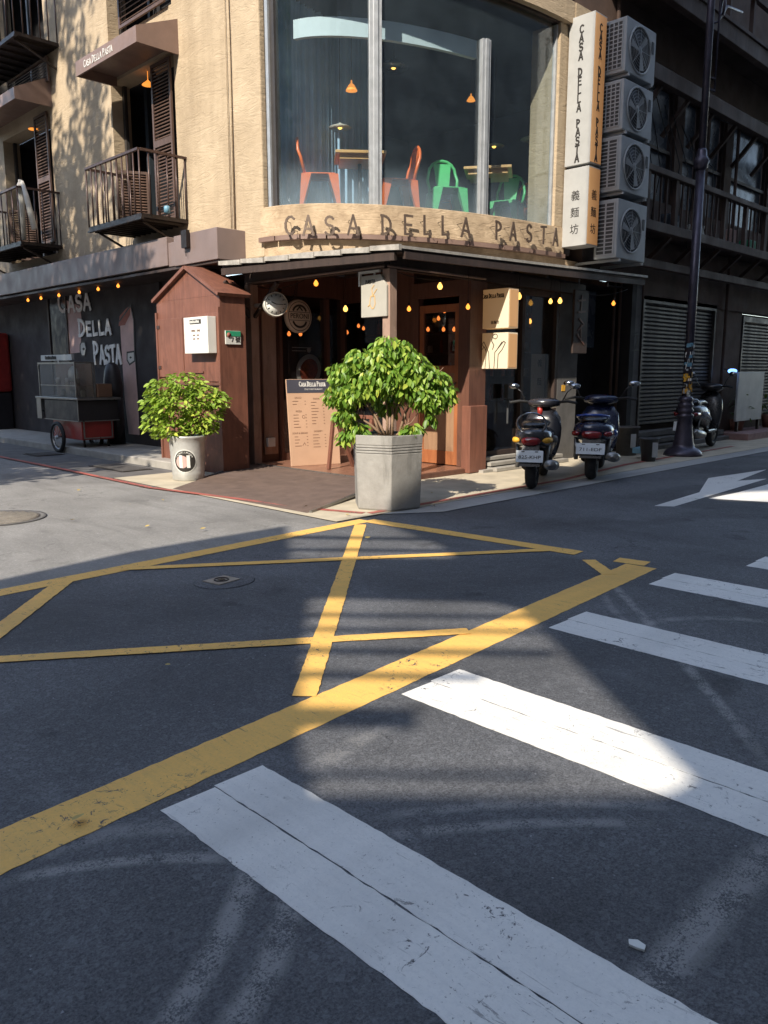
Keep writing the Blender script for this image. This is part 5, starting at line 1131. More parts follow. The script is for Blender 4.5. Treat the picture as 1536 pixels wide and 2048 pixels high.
for s_ in (-1, 1): mb.add([potp(s_ * .05 - .022, .18, .012), potp(s_ * .05 + .022, .18, .012), potp(s_ * .05 + .022, .35, .012), potp(s_ * .05 - .022, .35, .012)], [(0, 1, 2, 3)])
mb.build('logo_strip', 'white_panel', pt)
mb = MB()
for i, ch in enumerate('CASADELLAPASTA'):
    a_ = rad(150 - i * 9.2); cx_, cz_ = .118 * math.cos(a_), .27 + .118 * math.sin(a_)
    for stt in GL[ch]:
        for (u0, v0), (u1, v1) in zip(stt, stt[1:]):
            A_ = [cx_ + (u0 - .3) * .026, cz_ + (v0 - .5) * .026]; B_ = [cx_ + (u1 - .3) * .026, cz_ + (v1 - .5) * .026]; mb.tube([potp(A_[0], A_[1], .008), potp(B_[0], B_[1], .008)], .0025, 3)
mb.build('logo_lettering', 'white_panel', pt)
shrub('potted_shrub', 'light green rounded shrub growing in the galvanised metal pot', (c.x, c.y, .58),
      [B(-.28, .62, .24, .18), B(0, .72, .26, .17), B(.25, .56, .24, .18), B(.42, .5, .16, .14), B(-.36, .42, .22, .17), B(-.1, .45, .3, .22, -.05), B(.22, .3, .24, .16), B(-.38, .2, .2, .14), B(-.15, .14, .24, .13, -.08), B(.1, .2, .22, .14), B(-.3, .06, .17, .08), B(.28, .14, .14, .1)],
      2700, .082, 'leaf_small', [(V(-.06, 0), V(-.15, .25), V(-.35, .5)), (V(.0, 0), V(.0, .3), V(.0, .7)), (V(.06, 0), V(.16, .25), V(.34, .5)), (V(.02, 0), V(.1, .3), V(.15, .6)), (V(-.03, 0), V(-.1, .3), V(-.2, .6)), (V(.05, 0), V(.16, .12), V(.28, .25))], 240, 9, droop=.2, hang=.25, rstem=.011)

# ------------------------------------------------------------------ food cart
ct = thing('food_cart', 'old wheeled food cart with glass case, black sides and red lower box', 'cart', (6.5, 14.5, .02))
CX = 6.15
mb = MB(); mb.box(CX - .03, CX + .78, 13.62, 15.42, .97, 1.01); mb.build('counter', 'steel', ct, bevel=.006)
mb = MB(); mb.box(CX, CX + .75, 13.68, 15.1, .60, .968); mb.build('black_side', 'cart_black', ct, bevel=.02)
mb = MB(); mb.box(CX - .012, CX - .001, 13.66, 15.1, .595, .612); mb.box(CX - .012, CX + .76, 13.66, 13.678, .5951, .6121); mb.box(CX - .012, CX - .001, 13.66, 13.68, .6125, .97); mb.build('side_trim', 'steel', ct)
mb = MB(); mb.box(CX + .06, CX + .66, 13.72, 14.9, .27, .598); mb.build('red_box', 'cart_red', ct, bevel=.01)
mb = MB(); mb.box(CX + .09, CX + .63, 13.70, 13.719, .29, .31); mb.box(CX + .09, CX + .11, 13.70, 13.719, .311, .598); mb.box(CX + .61, CX + .63, 13.70, 13.719, .311, .598); mb.build('box_trim', 'steel', ct)
for x_ in (CX - .04, CX + .68):
    wc = Vector((x_, 14.5, .29)); mb = MB(); mb.torus(wc, .25, .036, (1, 0, 0), 28, 8); wh = mb.build('wheel', 'rubber', ct)
    mb = MB(); mb.torus(wc, .215, .012, (1, 0, 0), 28, 6); mb.lathe(wc - Vector((.04, 0, 0)), [(.03, 0), (.03, .08)], 12, (1, 0, 0))
    for i in range(10): a = 2 * math.pi * i / 10; mb.tube([wc, wc + Vector((0, .21 * math.cos(a), .21 * math.sin(a)))], .004, 4)
    mb.build('rim', 'aluminium', wh)
mb = MB(); mb.tube([(CX - .02, 14.5, .29), (CX + .66, 14.5, .29)], .02, 6); mb.build('axle', 'dark_metal', ct)
for x_ in (CX + .15, CX + .6): mb = MB(); mb.tube([(x_, 13.85, .3), (x_, 13.82, .13)], .02, 6); mb.build('prop_leg', 'dark_metal', ct)
mb = MB()
x0, x1, y0, y1, z0, z1 = CX + .02, CX + .36, 13.75, 15.28, 1.012, 1.63
for x_ in (x0, x1):
    for y in (y0, y1): mb.box(x_ - .013, x_ + .013, y - .013, y + .013, z0, z1)
    mb.box(x_ - .013, x_ + .013, y0 + .013, y1 - .013, z1 - .03, z1); mb.box(x_ - .011, x_ + .011, y0 + .013, y1 - .013, z0 + .2, z0 + .215)
for y in (y0, y1): mb.box(x0 + .013, x1 - .013, y - .012, y + .012, z1 - .029, z1 - .001)
mb.build('case_frame', 'steel', ct)
mb = MB(); mb.add([(x0, y0, z0), (x0, y1, z0), (x0, y1, z1 - .03), (x0, y0, z1 - .03)], [(0, 1, 2, 3)]); mb.build('case_glass', 'cart_glass', ct); mb = MB(); mb.add([(x0, y0, z0), (x1, y0, z0), (x1, y0, z1 - .03), (x0, y0, z1 - .03)], [(0, 1, 2, 3)]); mb.build('case_glass', 'cart_glass', ct)
mb = MB(); mb.box(x0 + .02, x1 - .02, y0 + .02, y1 - .02, z0 + .201, z0 + .211); mb.box(x1 - .03, x1 - .02, y0 + .02, y1 - .02, z0, z1 - .03); mb.build('case_shelf', 'menu_ink', ct)
mb = MB(); mb.box(x1 + .03, x1 + .3, 13.7, 14.2, 1.012, 1.25); mb.build('tin_box', 'menu_ink', ct, bevel=.01)
mb = MB(); mb.box(CX - .02, CX + .1, 15.2, 15.4, .6, .968); mb.build('fold_flap', 'steel', ct)
mb = MB(); mb.box(x0 + .0, x0 + .05, y0 + .1, 15.15, z1 + .03, z1 + .13); mb.box(x0 + .01, x0 + .04, 14.4, 14.45, z1, z1 + .0301); mb.build('top_sign', 'aluminium', ct)
mb = MB(); hand(mb, LF(x0 - .002), 'CASA DELLA PASTA', .045, .011, 0, .003, -14.95, z1 + .055, 1.25, wscale=.9); mb.build('name_lettering', 'ink', ct)
pd = thing('serving_plate', 'oval cream plate standing upright inside the cart glass case', 'plate', (6.3, 14.0, 1.3)); mb = MB(); mb.lathe((6.30, 14.1, 1.42), [(.0001, 0), (.13, .01), (.14, .02), (.0001, .015)], 24, (-1, -.2, .1), 1, 1); mb.build('dish', 'clock_face', pd)
random.seed(5)
for i in range(6):
    y = 13.95 + i * .2; o = MB().lathe((6.38, y, 1.225 if i % 2 else 1.013), [(.04, 0), (.045, .1), (.03, .13)], 10).build('glass_jar', 'peroni_plate'); 
    tag(o, 'small jar inside the cart glass case, %s' % ('closest to the right end', 'second from the right, on the upper shelf', 'third from the right, lower', 'third from the left, upper', 'second from the left, lower', 'furthest left, upper')[i], 'jar', 'jars in the food cart')
bd = thing('black_barrel', 'tall dark fabric covered shape standing behind the right end of the cart', 'cover', (7.1, 14.2, .13))
mb = MB(); mb.lathe((7.08, 14.2, .98), [(.24, 0), (.25, .2), (.2, .48), (.15, .6), (.06, .65)], 14, sy=.8, sx=.7); mb.build('cover', 'cart_black', bd)
mb = MB(); mb.lathe((7.08, 14.2, .13), [(.22, 0), (.22, .849)], 14, sx=.7); mb.build('base', 'cart_black', bd)
# folded umbrella on the far-left balcony
um = thing('folded_umbrella', 'cream folded parasol tied up on the far left balcony', 'umbrella', (6.4, 16.1, 3.9))
mb = MB(); mb.tube([(6.4, 16.08, 5.02), (6.42, 16.12, 4.7), (6.44, 16.2, 3.95)], [.035, .06, .045], 8); mb.tube([(6.4, 16.0, 4.98), (6.42, 15.9, 4.7), (6.46, 15.72, 4.1)], [.03, .05, .06], 8); mb.build('canopy', 'fabric_white', um)
mb = MB(); mb.lathe((6.4, 16.05, 4.86), [(.075, 0), (.08, .05), (.06, .1)], 10); mb.build('tie_strap', 'peroni_plate', um)
bc = thing('blue_canister', 'small blue canister standing on the nearer left balcony', 'canister', (6.5, 11.7, 3.8)); a = at(335, 440, X=6.6); mb = MB(); mb.lathe((6.6, a.y, 3.805), [(.045, 0), (.045, .09), (.03, .1)], 12); mb.build('body', 'gas_blue', bc)

# ------------------------------------------------------------------ scooters
def scooter(colour, trim, plate_txt, label, kind=0):
    t = thing('scooter', label, 'scooter', (0, 0, 0), 'scooters parked on the pavement')
    for x, nm in ((-.62, 'rear_wheel'), (.66, 'front_wheel')):
        mb = MB(); mb.torus((x, 0, .235), .185, .055, (0, 1, 0), 26, 10); wh = mb.build(nm, 'rubber', t)
        mb = MB(); mb.lathe((x, -.035, .235), [(.13, 0), (.13, .07)], 20, (0, 1, 0)); mb.lathe((x, -.05, .235), [(.04, 0), (.04, .1)], 12, (0, 1, 0)); mb.build('rim', 'steel', wh)
    mb = MB(); mb.loft([(-.86, 0, .66, .07, .05, 2.2), (-.80, 0, .64, .15, .10, 2.4), (-.60, 0, .62, .19, .14, 2.6), (-.35, 0, .60, .20, .15, 2.8), (-.12, 0, .54, .18, .18, 2.6), (.0, 0, .44, .15, .15, 2.6)]); mb.build('tail_body', colour, t)
    mb = MB(); mb.loft([(-.72, 0, .765, .09, .02, 2.2), (-.55, 0, .775, .13, .045, 2.4), (-.3, 0, .78, .14, .05, 2.4), (-.05, 0, .75, .11, .045, 2.4), (.03, 0, .72, .07, .03, 2.2)]); mb.build('seat', 'plastic_black', t)
    mb = MB(); mb.box(-.05, .42, -.15, .15, .27, .33); mb.build('floorboard', 'plastic_black', t, bevel=.02)
    mb = MB(); mb.loft([(.36, 0, .33, .16, .06, 2.5), (.42, 0, .55, .20, .24, 2.6), (.48, 0, .66, .20, .28, 2.5), (.56, 0, .70, .13, .22, 2.3), (.62, 0, .70, .05, .14, 2.2)]); mb.build('leg_shield', colour, t)
    mb = MB(); mb.loft([(.48, 0, .36, .07, .05, 2.2), (.6, 0, .44, .08, .05, 2.2), (.72, 0, .46, .085, .04, 2.2), (.86, 0, .40, .07, .03, 2.2), (.93, 0, .33, .04, .02, 2.2)]); mb.build('front_fender', colour, t)
    mb = MB(); mb.tube([(.66, .07, .24), (.56, .06, .6), (.5, 0, .9)], .02, 6); mb.tube([(.66, -.07, .24), (.56, -.06, .6), (.5, 0, .9)], .02, 6); mb.build('fork', 'dark_metal', t)
    mb = MB(); mb.loft([(.36, 0, 1.0, .06, .03, 2.2), (.42, 0, 1.0, .17, .055, 2.4), (.50, 0, .99, .18, .075, 2.4), (.58, 0, .97, .1, .06, 2.2), (.62, 0, .96, .05, .03, 2)]); mb.build('handlebar_cover', colour if kind != 2 else 'plastic_black', t)
    for s_ in (-1, 1):
        mb = MB(); mb.tube([(.46, s_ * .12, 1.0), (.40, s_ * .26, 1.02), (.34, s_ * .36, 1.0)], .018, 7); mb.build('handlebar', 'rubber', t)
        mb = MB(); mb.tube([(.44, s_ * .2, 1.02), (.46, s_ * .25, 1.14), (.45, s_ * .31, 1.2)], .007, 5); mr = mb.build('mirror', 'plastic_black', t)
        mb = MB(); mb.lathe((.44, s_ * .34, 1.22), [(.075, -.008), (.08, .004), (.06, .016), (.0001, .02)], 16, (1, 0, .1), 1, .62) if False else mb.loft([(.425, s_ * .33, 1.215, .052, .034, 2.3), (.44, s_ * .33, 1.215, .058, .038, 2.3), (.465, s_ * .33, 1.215, .04, .026, 2.2)]); mb.build('mirror_glass', 'chrome', mr)
        mb = MB(); mb.loft([(-.84, s_ * .13, .60, .02, .02, 2), (-.80, s_ * .15, .60, .035, .035, 2.2), (-.68, s_ * .18, .60, .02, .03, 2)]); mb.build('indicator', 'orange_sticker' if kind == 0 else 'red_lens', t)
    mb = MB(); mb.loft([(-.885, 0, .585, .06, .035, 3), (-.86, 0, .59, .09, .05, 3), (-.78, 0, .59, .10, .055, 3)]); mb.build('tail_light', 'red_lens', t)
    if kind == 0:
        mb = MB(); mb.torus((-.83, 0, .80), .14, .012, Vector((1, 0, .45)), 24, 6, 1.0); mb.tube([(-.80, .13, .76), (-.55, .12, .72)], .01, 5); mb.tube([(-.80, -.13, .76), (-.55, -.12, .72)], .01, 5); mb.build('grab_rail', 'chrome', t)
    else:
        mb = MB(); mb.tube([(-.5, .13, .76), (-.74, .14, .82), (-.86, .06, .84), (-.86, -.06, .84), (-.74, -.14, .82), (-.5, -.13, .76)], .017, 7); mb.build('grab_rail', trim, t)
    mb = MB(); mb.hexa([(-.93, -.1, .30), (-.88, -.1, .30), (-.88, .1, .30), (-.93, .1, .30), (-.85, -.08, .54), (-.80, -.08, .54), (-.80, .08, .54), (-.85, .08, .54)]); mb.build('rear_fender', 'plastic_black', t)
    F = Fr((-.925, 0, .42), (0, -1, 0), (.25, 0, 1)); mb = MB(); mb.fb(F, -.13, .13, -.07, .07, -.004, .004); pt_ = mb.build('license_plate', 'plate_white', t)
    text(plate_txt, Fr(F.p(0, -.012, .006), F.u, F.v), .058, 'ink', pt_, .001)
    mb = MB(); mb.fb(F, -.08, -.05, .05, .06, .0045, .008); mb.fb(F, .05, .08, .05, .06, .0045, .008); mb.build('plate_bolt', 'ink', pt_)
    mb = MB(); mb.lathe((-.95, -.2, .33), [(.055, 0), (.062, .02), (.065, .38), (.05, .46)], 14, Vector((1, 0, -.12))); mb.lathe((-.965, -.2, .332), [(.03, 0), (.03, .02)], 10, (1, 0, -.12)); mb.build('muffler', 'steel', t)
    mb = MB(); mb.loft([(-.62, .02, .28, .09, .07, 2.4), (-.4, .02, .32, .11, .1, 2.4), (-.15, .0, .34, .1, .08, 2.4)]); mb.build('engine', 'dark_metal', t)
    mb = MB(); mb.tube([(-.62, .15, .25), (-.55, .16, .55)], .02, 6); mb.build('shock_absorber', 'steel', t); mb = MB(); mb.tube([(-.62, -.13, .25), (-.55, -.15, .55)], .02, 6); mb.build('shock_absorber', 'steel', t)
    mb = MB(); mb.loft([(-.55, -.165, .62, .035, .03, 2), (-.3, -.20, .58, .02, .045, 2), (-.05, -.17, .5, .02, .03, 2)]); mb.build('side_trim', trim, t)
    return t
sc1 = scooter('paint_blackgrey', 'steel', '825-KHP', 'dark grey scooter with chrome ring rack and plate 825-KHP', 0)
sc1.location = (8.95, 6.05, .0135); sc1.rotation_euler.z = rad(28); sc1.scale = (1.06, 1.25, 1.03)
cup = thing('drink_cup', 'red drink cup with white lid on the dark grey scooter', 'cup', (9.2, 6.3, .8)); p = at(1080, 822, X=9.35)
mb = MB(); mb.lathe(p - Vector((0, 0, .07)), [(.03, 0), (.042, .13)], 12); mb.build('cup_body', 'cart_red', cup); mb = MB(); mb.lathe(p + Vector((0, 0, .06)), [(.046, 0), (.046, .015), (.03, .03)], 12); mb.build('lid', 'white_panel', cup)
sc2 = scooter('paint_navy', 'paint_blue', '711-EDF', 'blue and black scooter with plate 711-EDF', 1)
sc2.location = (10.30, 5.98, .0135); sc2.rotation_euler.z = rad(26); sc2.scale = (1.08, 1.42, 1.05)
sc3 = scooter('plastic_black', 'paint_silver', '390-MLC', 'black scooter with pale side panel behind the lamp post', 2)
for k_ in kids(sc3):
    if k_.name.startswith('license_plate'):
        for q_ in kids(k_): bpy.data.objects.remove(q_)
sc3.location = (14.95, 6.5, .0135); sc3.rotation_euler.z = rad(7); sc3.scale = (1.16,) * 3

# ------------------------------------------------------------------ lamp post and street clutter
lp = thing('lamp_post', 'tall dark purple iron street lamp post with sticker covered lower shaft', 'lamp post', (13.6, 6.25, .0))
LX, LY = 13.66, 6.22
mb = MB(); mb.lathe((LX, LY, .012), [(.33, 0), (.32, .05), (.26, .12), (.19, .14), (.18, .2), (.165, .26), (.135, .5), (.12, .66), (.14, .67), (.14, .71), (.105, .73), (.135, .76), (.135, .80), (.11, .83), (.13, .86), (.12, .9), (.1, .93), (.12, .96), (.11, 1.0), (.085, 1.03)], 20); mb.build('base', 'lamp_iron', lp)
mb = MB(); mb.tube([(LX, LY, 1.03), (LX - .01, LY, 4.75)], [.078, .07], 16); mb.build('shaft', 'lamp_iron', lp)
mb = MB(); mb.lathe((LX - .01, LY, 4.75), [(.07, 0), (.11, .04), (.11, .08), (.13, .14), (.10, .2), (.085, .22), (.08, .3), (.062, .34)], 18); mb.build('collar', 'lamp_iron', lp)
mb = MB(); mb.tube([(LX - .01, LY, 5.09), (LX - .02, LY, 9.5)], [.06, .055], 14); mb.build('upper_shaft', 'lamp_iron', lp)
mb = MB(); mb.tube([(LX + .2, LY - .05, 6.0), (LX + .2, LY - .05, 9)], .018, 6); mb.torus((LX + .42, LY, 7.35), .14, .022, (.6, -.8, 0), 22, 6); mb.tube([(LX, LY, 7.0), (LX + .2, LY - .02, 7.05), (LX + .55, LY - .02, 7.4), (LX + 1.2, LY, 7.5)], .02, 6); mb.beam((LX, LY, 6.2), (LX + .2, LY - .05, 6.2), .03); mb.beam((LX, LY, 6.02), (LX + .2, LY - .05, 6.02), .03); mb.build('scroll_bracket', 'lamp_iron', lp)
random.seed(21); 
for i in range(34):
    z = 1.12 + .85 * random.random() ** 1.2; a = rad(225) + random.uniform(-1.0, 1.0); s_ = random.uniform(.018, .05); r = .0795
    m_ = 'orange_sticker' if z < 1.45 and random.random() < .6 else random.choice(('white_panel', 'ink', 'ac_casing', 'gas_blue'))
    pts_ = []
    for da, dz in ((-s_, -s_), (s_, -s_ * .8), (s_ * .9, s_), (-s_ * .8, s_ * .9)): aa = a + da / r; pts_.append((LX + (r + .0004 * i) * math.cos(aa), LY + (r + .0004 * i) * math.sin(aa), z + dz))
    mb = MB(); mb.add(pts_, [(0, 1, 2, 3)]); mb.build('sticker', m_, lp)
mb = MB(); pts_ = [(LX + .098 * math.cos(a), LY + .098 * math.sin(a), z) for a, z in ((3.6, 1.04), (4.25, 1.04), (4.25, 1.14), (3.6, 1.14))]; mb.add(pts_, [(0, 1, 2, 3)]); mb.build('label_plate', 'white_panel', lp)
text('CR', Fr((LX + .1 * math.cos(3.93), LY + .1 * math.sin(3.93), 1.09), (.7071, -.7071, 0)), .09, 'ink', lp)
def bucket(p, r0, r1, h, mat, label, name='waste_bin'):
    t = thing(name, label, 'bin', p, 'bins along the kerb'); mb = MB(); mb.lathe(p, [(r0, 0), (r1, h), (r1 + .02, h), (r1 + .02, h + .02), (r1 - .02, h + .02), (r1 - .03, h * .5), (.0001, h * .4)], 14, sx=1, sy=.8); mb.build('body', mat, t)
    mb = MB(); a_ = Vector(p); mb.fb(Fr(a_ + Vector((-.7, -.7, 0)).normalized() * (r1 * .93) + Vector((0, 0, h * .55)), (.7071, -.7071, 0)), .0, .09, -.12, .12, 0, .006); mb.build('paper_label', 'ac_casing', t)
bucket((12.35, 6.2, .013), .13, .18, .36, 'ac_dark', 'grey translucent bucket with paper label in front of the lamp post')
bucket((13.0, 6.95, .013), .2, .24, .48, 'concrete_dark', 'dull grey bin behind the bucket near the shutter steps')
o = MB().box(12.55, 12.8, 6.4, 6.6, .1, .2).build('plastic_box', 'gas_blue', None, bevel=.01); tag(o, 'small pale blue plastic box beside the grey bucket', 'box')
bd = thing('notice_board', 'plain pale blue grey board on short legs at the far right', 'sign board', (19.3, 7.0, .3))
a = at(1479, 744, Y=7.0); b = at(1522, 838, Y=7.0); mb = MB(); mb.box(a.x, b.x, 7.0, 7.05, b.z, a.z); mb.build('panel', 'ac_casing', bd, bevel=.01)
mb = MB(); mb.box(a.x + .1, a.x + .15, 7.0, 7.06, .16, b.z - .002); mb.box(b.x - .15, b.x - .1, 7.0, 7.06, .16, b.z - .002); mb.build('leg', 'dark_metal', bd)
mb = MB(); mb.box(17.6, 26, 6.6, 7.45, .013, .15); mb.build('raised_pavement', 'pinkish_paving')['kind'] = 'structure'
for i, (x, y, s_) in enumerate(((20.2, 7.1, .3), (18.6, 7.25, .25))):
    pp_ = thing('flower_pot', ('brown flower pot with dark plant right of the notice board', 'dark potted plant left of the notice board')[i], 'plant pot', (x, y, .15), 'plant pots by the notice board')
    mb = MB(); mb.lathe((x, y, .151), [(s_ * .5, 0), (s_ * .7, s_), (s_ * .6, s_)], 12); mb.build('pot', 'terracotta', pp_)
    me = leafmesh(.16, .07, 'l'); mb = MB(); random.seed(i)
    for _ in range(60):
        m_ = Matrix.Translation((x + random.gauss(0, .14), y + random.gauss(0, .12), .2 + s_ + random.uniform(0, .5))) @ Matrix.Rotation(random.uniform(0, 6.3), 4, 'Z') @ Matrix.Rotation(random.uniform(-.8, .8), 4, 'X'); mb.add([m_ @ v.co for v in me.vertices], [tuple(p.vertices) for p in me.polygons], True)
    mb.build('foliage', 'leaf_tree', pp_, kind='stuff')
bl_ = thing('blue_lamp', 'small glowing blue lamp above the far right scooter', 'lamp', (18.2, 7.1, 1.5)); p = at(1464, 742, Y=7.1)
mb = MB(); mb.loft([(p.x - .03, p.y, p.z, .08, .05, 2), (p.x + .03, p.y, p.z, .10, .05, 2), (p.x + .06, p.y, p.z + .01, .04, .03, 2)]); mb.build('lens', 'headlight_blue', bl_)
mb = MB(); mb.tube([(p.x + .05, p.y, p.z), (p.x + .05, p.y + .22, p.z + .05), (p.x + .05, p.y + .26, p.z + .06)], .012, 5); mb.build('bracket', 'dark_metal', bl_)
# right shop window: hanging strip, stool, jug
vs_ = thing('paper_strip_sign', 'narrow pale vertical strip sign with dark characters inside the right shop window', 'sign', (10.7, 7.6, 1.2))
a = at(1064, 708, Y=7.6); b = at(1090, 850, Y=7.6); mb = MB(); mb.box(a.x, b.x, 7.6, 7.61, .55, a.z); mb.build('strip', 'peroni_plate', vs_)
for i, ch in enumerate('義麵坊'): text(ch, RF(7.598, (a.x + b.x) / 2, a.z - .15 - i * .3), .13, 'ink', vs_)
sw = thing('switch_box', 'grey electric switch box on the dark shop window frame', 'electric box', (10.1, 7.3, 1.2)); a = at(1018, 768, Y=7.3); mb = MB(); mb.box(a.x - .05, a.x + .09, 7.28, 7.355, a.z - .22, a.z); mb.box(a.x - .01, a.x + .02, 7.3, 7.33, a.z - .6, a.z - .22); mb.build('body', 'ac_dark', sw, bevel=.01)
sk = thing('orange_sticker', 'small orange sticker on the grey pilaster above the scooters', 'sticker', (11.5, 7.35, 1.3)); a = at(1127, 776, Y=7.355); mb = MB(); mb.box(a.x - .05, a.x + .05, 7.352, 7.359, a.z - .05, a.z + .05); mb.build('sheet', 'orange_sticker', sk)
rs = thing('round_shop_sign', 'dark wooden carved sign hanging over the recess', 'sign', (12.2, 7.2, 2.3)); a = at(1160, 600, Y=7.15); mb = MB(); mb.box(a.x - .2, a.x + .22, 7.12, 7.16, 1.75, 2.75); mb.build('panel', 'dark_wood', rs, bevel=.01)
mb = MB(); F = RF(7.118, a.x + .01, 2.2)
for st_q in ([(-.1, .38), (.1, .4)], [(0, .46), (-.02, .2)], [(-.1, .2), (.1, .22)], [(-.06, .1), (.08, .02), (-.08, -.08)], [(.0, .0), (.02, -.25)], [(-.1, -.15), (.1, -.3)]): mb.ribbon(F, st_q, .03, 0, .006)
mb.build('carving', 'brown_wood', rs)

# fallen leaves and litter
random.seed(77); lm = leafmesh(.05, .028, 'fl', .1); lm.materials.append(M['leaf_dry'])
spots = [at(x, y, Z=.02) for x, y in ((700, 1030), (618, 985), (640, 978), (615, 1012), (560, 968), (600, 960), (300, 1052), (150, 1040), (400, 1060), (640, 1000), (325, 1000), (260, 1010), (730, 1078), (860, 985), (905, 1000), (160, 980), (870, 1012), (430, 950), (145, 1646), (330, 1332))]
LW = ['just left of the stone planter foot', 'on the left half of the brown ramp', 'in the middle of the brown ramp', 'at the front edge of the brown ramp', 'near the top left of the brown ramp', 'near the deck edge on the ramp', 'on the left road below the metal pot', 'on the left road right of the manhole', 'on the left road above the yellow line', 'on the right part of the brown ramp', 'on the pavement at the metal pot foot', 'in the gutter left of the metal pot', 'inside the far corner of the yellow box', 'on the pavement right of the stone planter', 'on the pavement in front of the door pilaster', 'on the road by the red line at far left', 'beside the red kerb line right of the planter', 'between kiosk and metal pot', 'on the dark asphalt at lower left', 'on the dark asphalt inside the left of the yellow box']
for i, p in enumerate(spots):
    o = bpy.data.objects.new('fallen_leaf', lm); COL.objects.link(o); o.location = (p.x, p.y, .03); o.rotation_euler = (random.uniform(-.2, .2), random.uniform(-.3, .3), random.uniform(0, 6.3)); s_ = random.uniform(.6, 1.3); o.scale = (s_,) * 3
    tag(o, 'dry yellow leaf lying ' + LW[i], 'leaf', 'fallen leaves scattered on the ground')
gum = MB(); p = at(1278, 1892, Z=.005); gum.prism(Fr((p.x, p.y, 0), (1, 0, 0), (0, 1, 0)), [(-.006, -.018), (.012, -.012), (.016, .012), (.002, .03), (-.014, .02), (-.012, 0)], .002, .008); tag(gum.build('paint_fleck', 'white_panel'), 'largest white fleck on the asphalt beside the near crosswalk stripe', 'litter')

# ------------------------------------------------------------------ out of view: added light-blocking walls, neighbouring houses and the tree up the road
ob = thing('shadow_wall', 'added unseen wall whose edge and openings shape the sunlight on the junction', 'building', (-5.4, -2, 0))  # added out of view; slanted top edge traces the ground's shadow boundary
XS = -5.0
def cast(X, Y, Z=0):        # where a sun ray through this point crosses the wall plane x = XS
    k = (X - XS) / SUN_D.x; return (Y - SUN_D.y * k, Z - SUN_D.z * k)
def gp(px, py): p = at(px, py, Z=0); return cast(p.x, p.y)
EDGE = [cast(-4.5, 5.75), cast(1.9, 5.80), cast(3.1, 6.0), cast(4.9, 5.98), cast(5.5, 5.80), cast(8.9, 5.98)]; EDGE += [(EDGE[-1][0] - .02, 34)]
HOLES = [[gp(*q) for q in ((574, 1046), (650, 1040), (740, 1036), (884, 1088), (918, 1117), (584, 1116))],  # openings let direct sun imitate the patch reflected off the bay window
         [gp(*q) for q in ((620, 1194), (985, 1203), (1045, 1216), (1185, 1350), (1400, 1556), (1330, 1592), (1180, 1604), (640, 1600), (604, 1500), (606, 1300))], [gp(*q) for q in ((1415, 992), (1480, 984), (1580, 980), (1580, 1006), (1440, 1000))]]
def spans(poly, y):
    zs = []
    for (ax, az), (bx, bz) in zip(poly, poly[1:] + poly[:1]):
        if (ax - y) * (bx - y) <= 0 and abs(ax - bx) > 1e-7: zs.append(az + (bz - az) * (y - ax) / (bx - ax))
    return (min(zs), max(zs)) if len(zs) > 1 else None
def top(y):
    r_ = 34 if y <= EDGE[-2][0] else 0
    for (ay, az), (by, bz) in zip(EDGE, EDGE[1:]):
        if (ay - y) * (by - y) <= 0 and abs(ay - by) > 1e-7: r_ = max(r_, az + (bz - az) * (y - ay) / (by - ay))
    return r_
mb = MB(); y = min(p[0] for h in HOLES for p in h) - .05; mb.box(XS - .04, XS, -45, y, 0, 34); y1_ = EDGE[0][0]; st_ = .03
while y < y1_:
    ym_ = y + st_ / 2; cuts = sorted(filter(None, [spans(h, ym_) for h in HOLES])); z0 = 0; tz = top(ym_)
    for a, b in cuts:
        if a > z0 and z0 < tz: mb.box(XS - .04, XS, y, y + st_, z0, min(a, tz))
        z0 = max(z0, b)
    if z0 < tz: mb.box(XS - .04, XS, y, y + st_, z0, tz)
    y += st_
mb.build('wall', 'street_wall', ob)
FW = Fr((XS - .05, 0, 0), (0, 1, 0))
for xa, ya, xb, yb_, tt in ((560, 1069, 900, 1074, 6), (560, 1094, 930, 1097, 6), (590, 1222, 1070, 1226, 8), (590, 1250, 1120, 1256, 8), (590, 1290, 1120, 1296, 12), (590, 1336, 980, 1342, 14), (590, 1405, 850, 1411, 40), (590, 1530, 1100, 1534, 14), (590, 1578, 1400, 1578, 10)):
    q = [gp(xa, ya), gp(xb, yb_), gp(xb, yb_ + tt), gp(xa, ya + tt)]
    mb = MB(); mb.prism(FW, q, -.01, .0); mb.build('shadow_strip', 'street_wall', ob)  # added strips that cut the sun patch into bands
ob2 = thing('row_building', 'plain row building on the camera side of the right street', 'building', (10, -3, 0))
mb = MB(); mb.box(-2, 45, -9, -3, 0, 22); mb.build('wall', 'street_wall', ob2)
ob3 = thing('sky_blocker', 'added unseen block keeping bright sky out of the window reflections', 'building', (-34, 10, 0))  # added out of view to keep bright sky out of the bay reflections
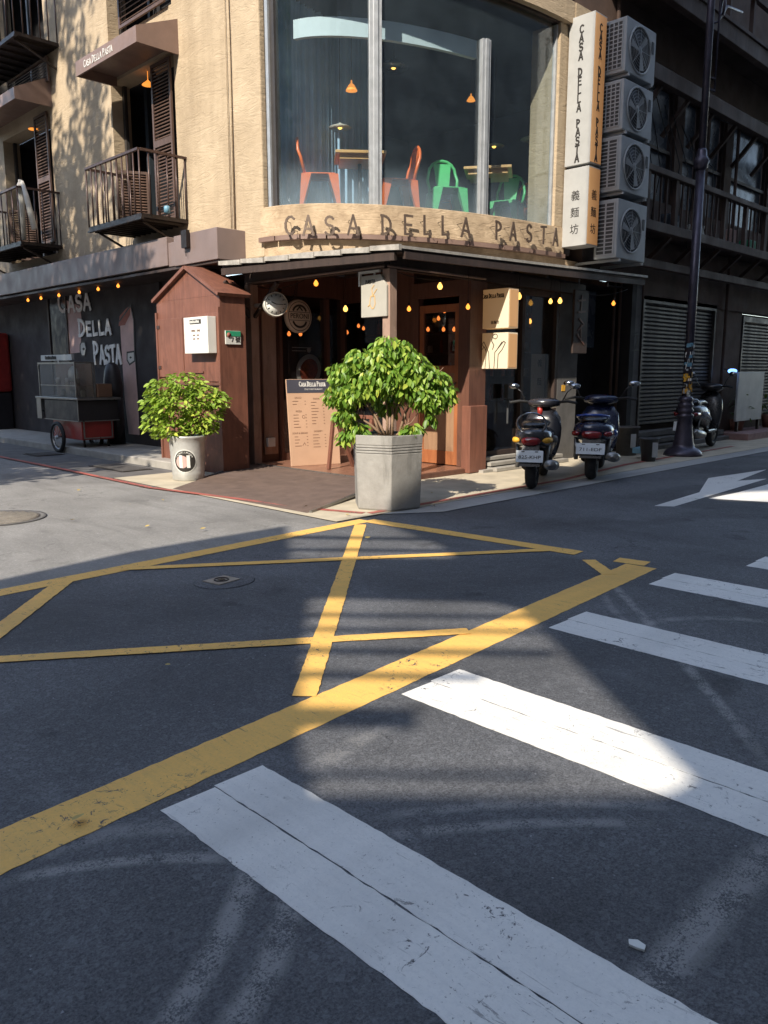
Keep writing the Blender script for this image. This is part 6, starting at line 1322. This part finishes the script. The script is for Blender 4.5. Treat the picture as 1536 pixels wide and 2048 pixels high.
mb = MB(); mb.box(-40, -34, -34, 60, 0, 27); mb.build('wall', 'street_wall', ob3)
# tree up the left road whose shade falls on the left facade and cart
tr = thing('street_tree', 'leafy street tree on the far side of the left road', 'tree', (-2.4, 12.4, 0))
mb = MB(); mb.tube([(-2.4, 12.4, 0), (-2.3, 12.3, 4), (-2.1, 12.6, 8), (-2.0, 12.9, 12)], [.24, .2, .15, .07], 10)
random.seed(31)
for i in range(22):
    z = random.uniform(4.5, 11); a = random.choice((1.57, -1.57)) + random.gauss(0, .4); L_ = random.uniform(1.2, 2.6); p0 = Vector((-2.2, 12.5, z)); p2 = p0 + Vector((math.cos(a) * L_, math.sin(a) * L_, random.uniform(.3, 1.5))); mb.tube([p0, p0.lerp(p2, .5) + Vector((0, 0, .2)), p2], [.07, .04, .02], 6)
mb.build('trunk', 'bark', tr)
me = leafmesh(.2, .11, 'tl'); mb = MB(); vv = [v.co.copy() for v in me.vertices]; ff = [tuple(p.vertices) for p in me.polygons]
cl = []
for _ in range(520): cl.append((Vector((random.gauss(-2, .45), random.uniform(9.25, 17.5), random.uniform(4.6, 10.5))), random.uniform(.45, .75), 1.0, 60))
for _ in range(95): cl.append((Vector((random.gauss(-2, .4), 10.75 + 6.5 * random.random() ** 1.3, random.uniform(10.9, 17.8))), random.uniform(.28, .55), 2.4, 75))
for c_, rr, sz_, n_ in cl:
    for _ in range(n_):
        v = Vector((random.gauss(0, 1), random.gauss(0, 1), random.gauss(0, 1))).normalized() * rr * random.random() ** .4; v.z *= sz_
        m_ = Matrix.Translation(c_ + v) @ Matrix.Rotation(random.uniform(0, 6.3), 4, 'Z') @ Matrix.Rotation(random.uniform(-1, 1), 4, 'X'); mb.add([m_ @ q for q in vv], ff)
mb.build('crown', 'leaf_tree', tr, kind='stuff')
# low wall and terrace house beyond the tree, closing the view of the left road
lb = thing('low_terrace', 'low plain house row across the left road behind the tree', 'building', (-4, 20, 0))
mb = MB(); mb.box(-11, -4.5, 19, 50, 0, 5.6); mb.build('wall', 'street_wall', lb)
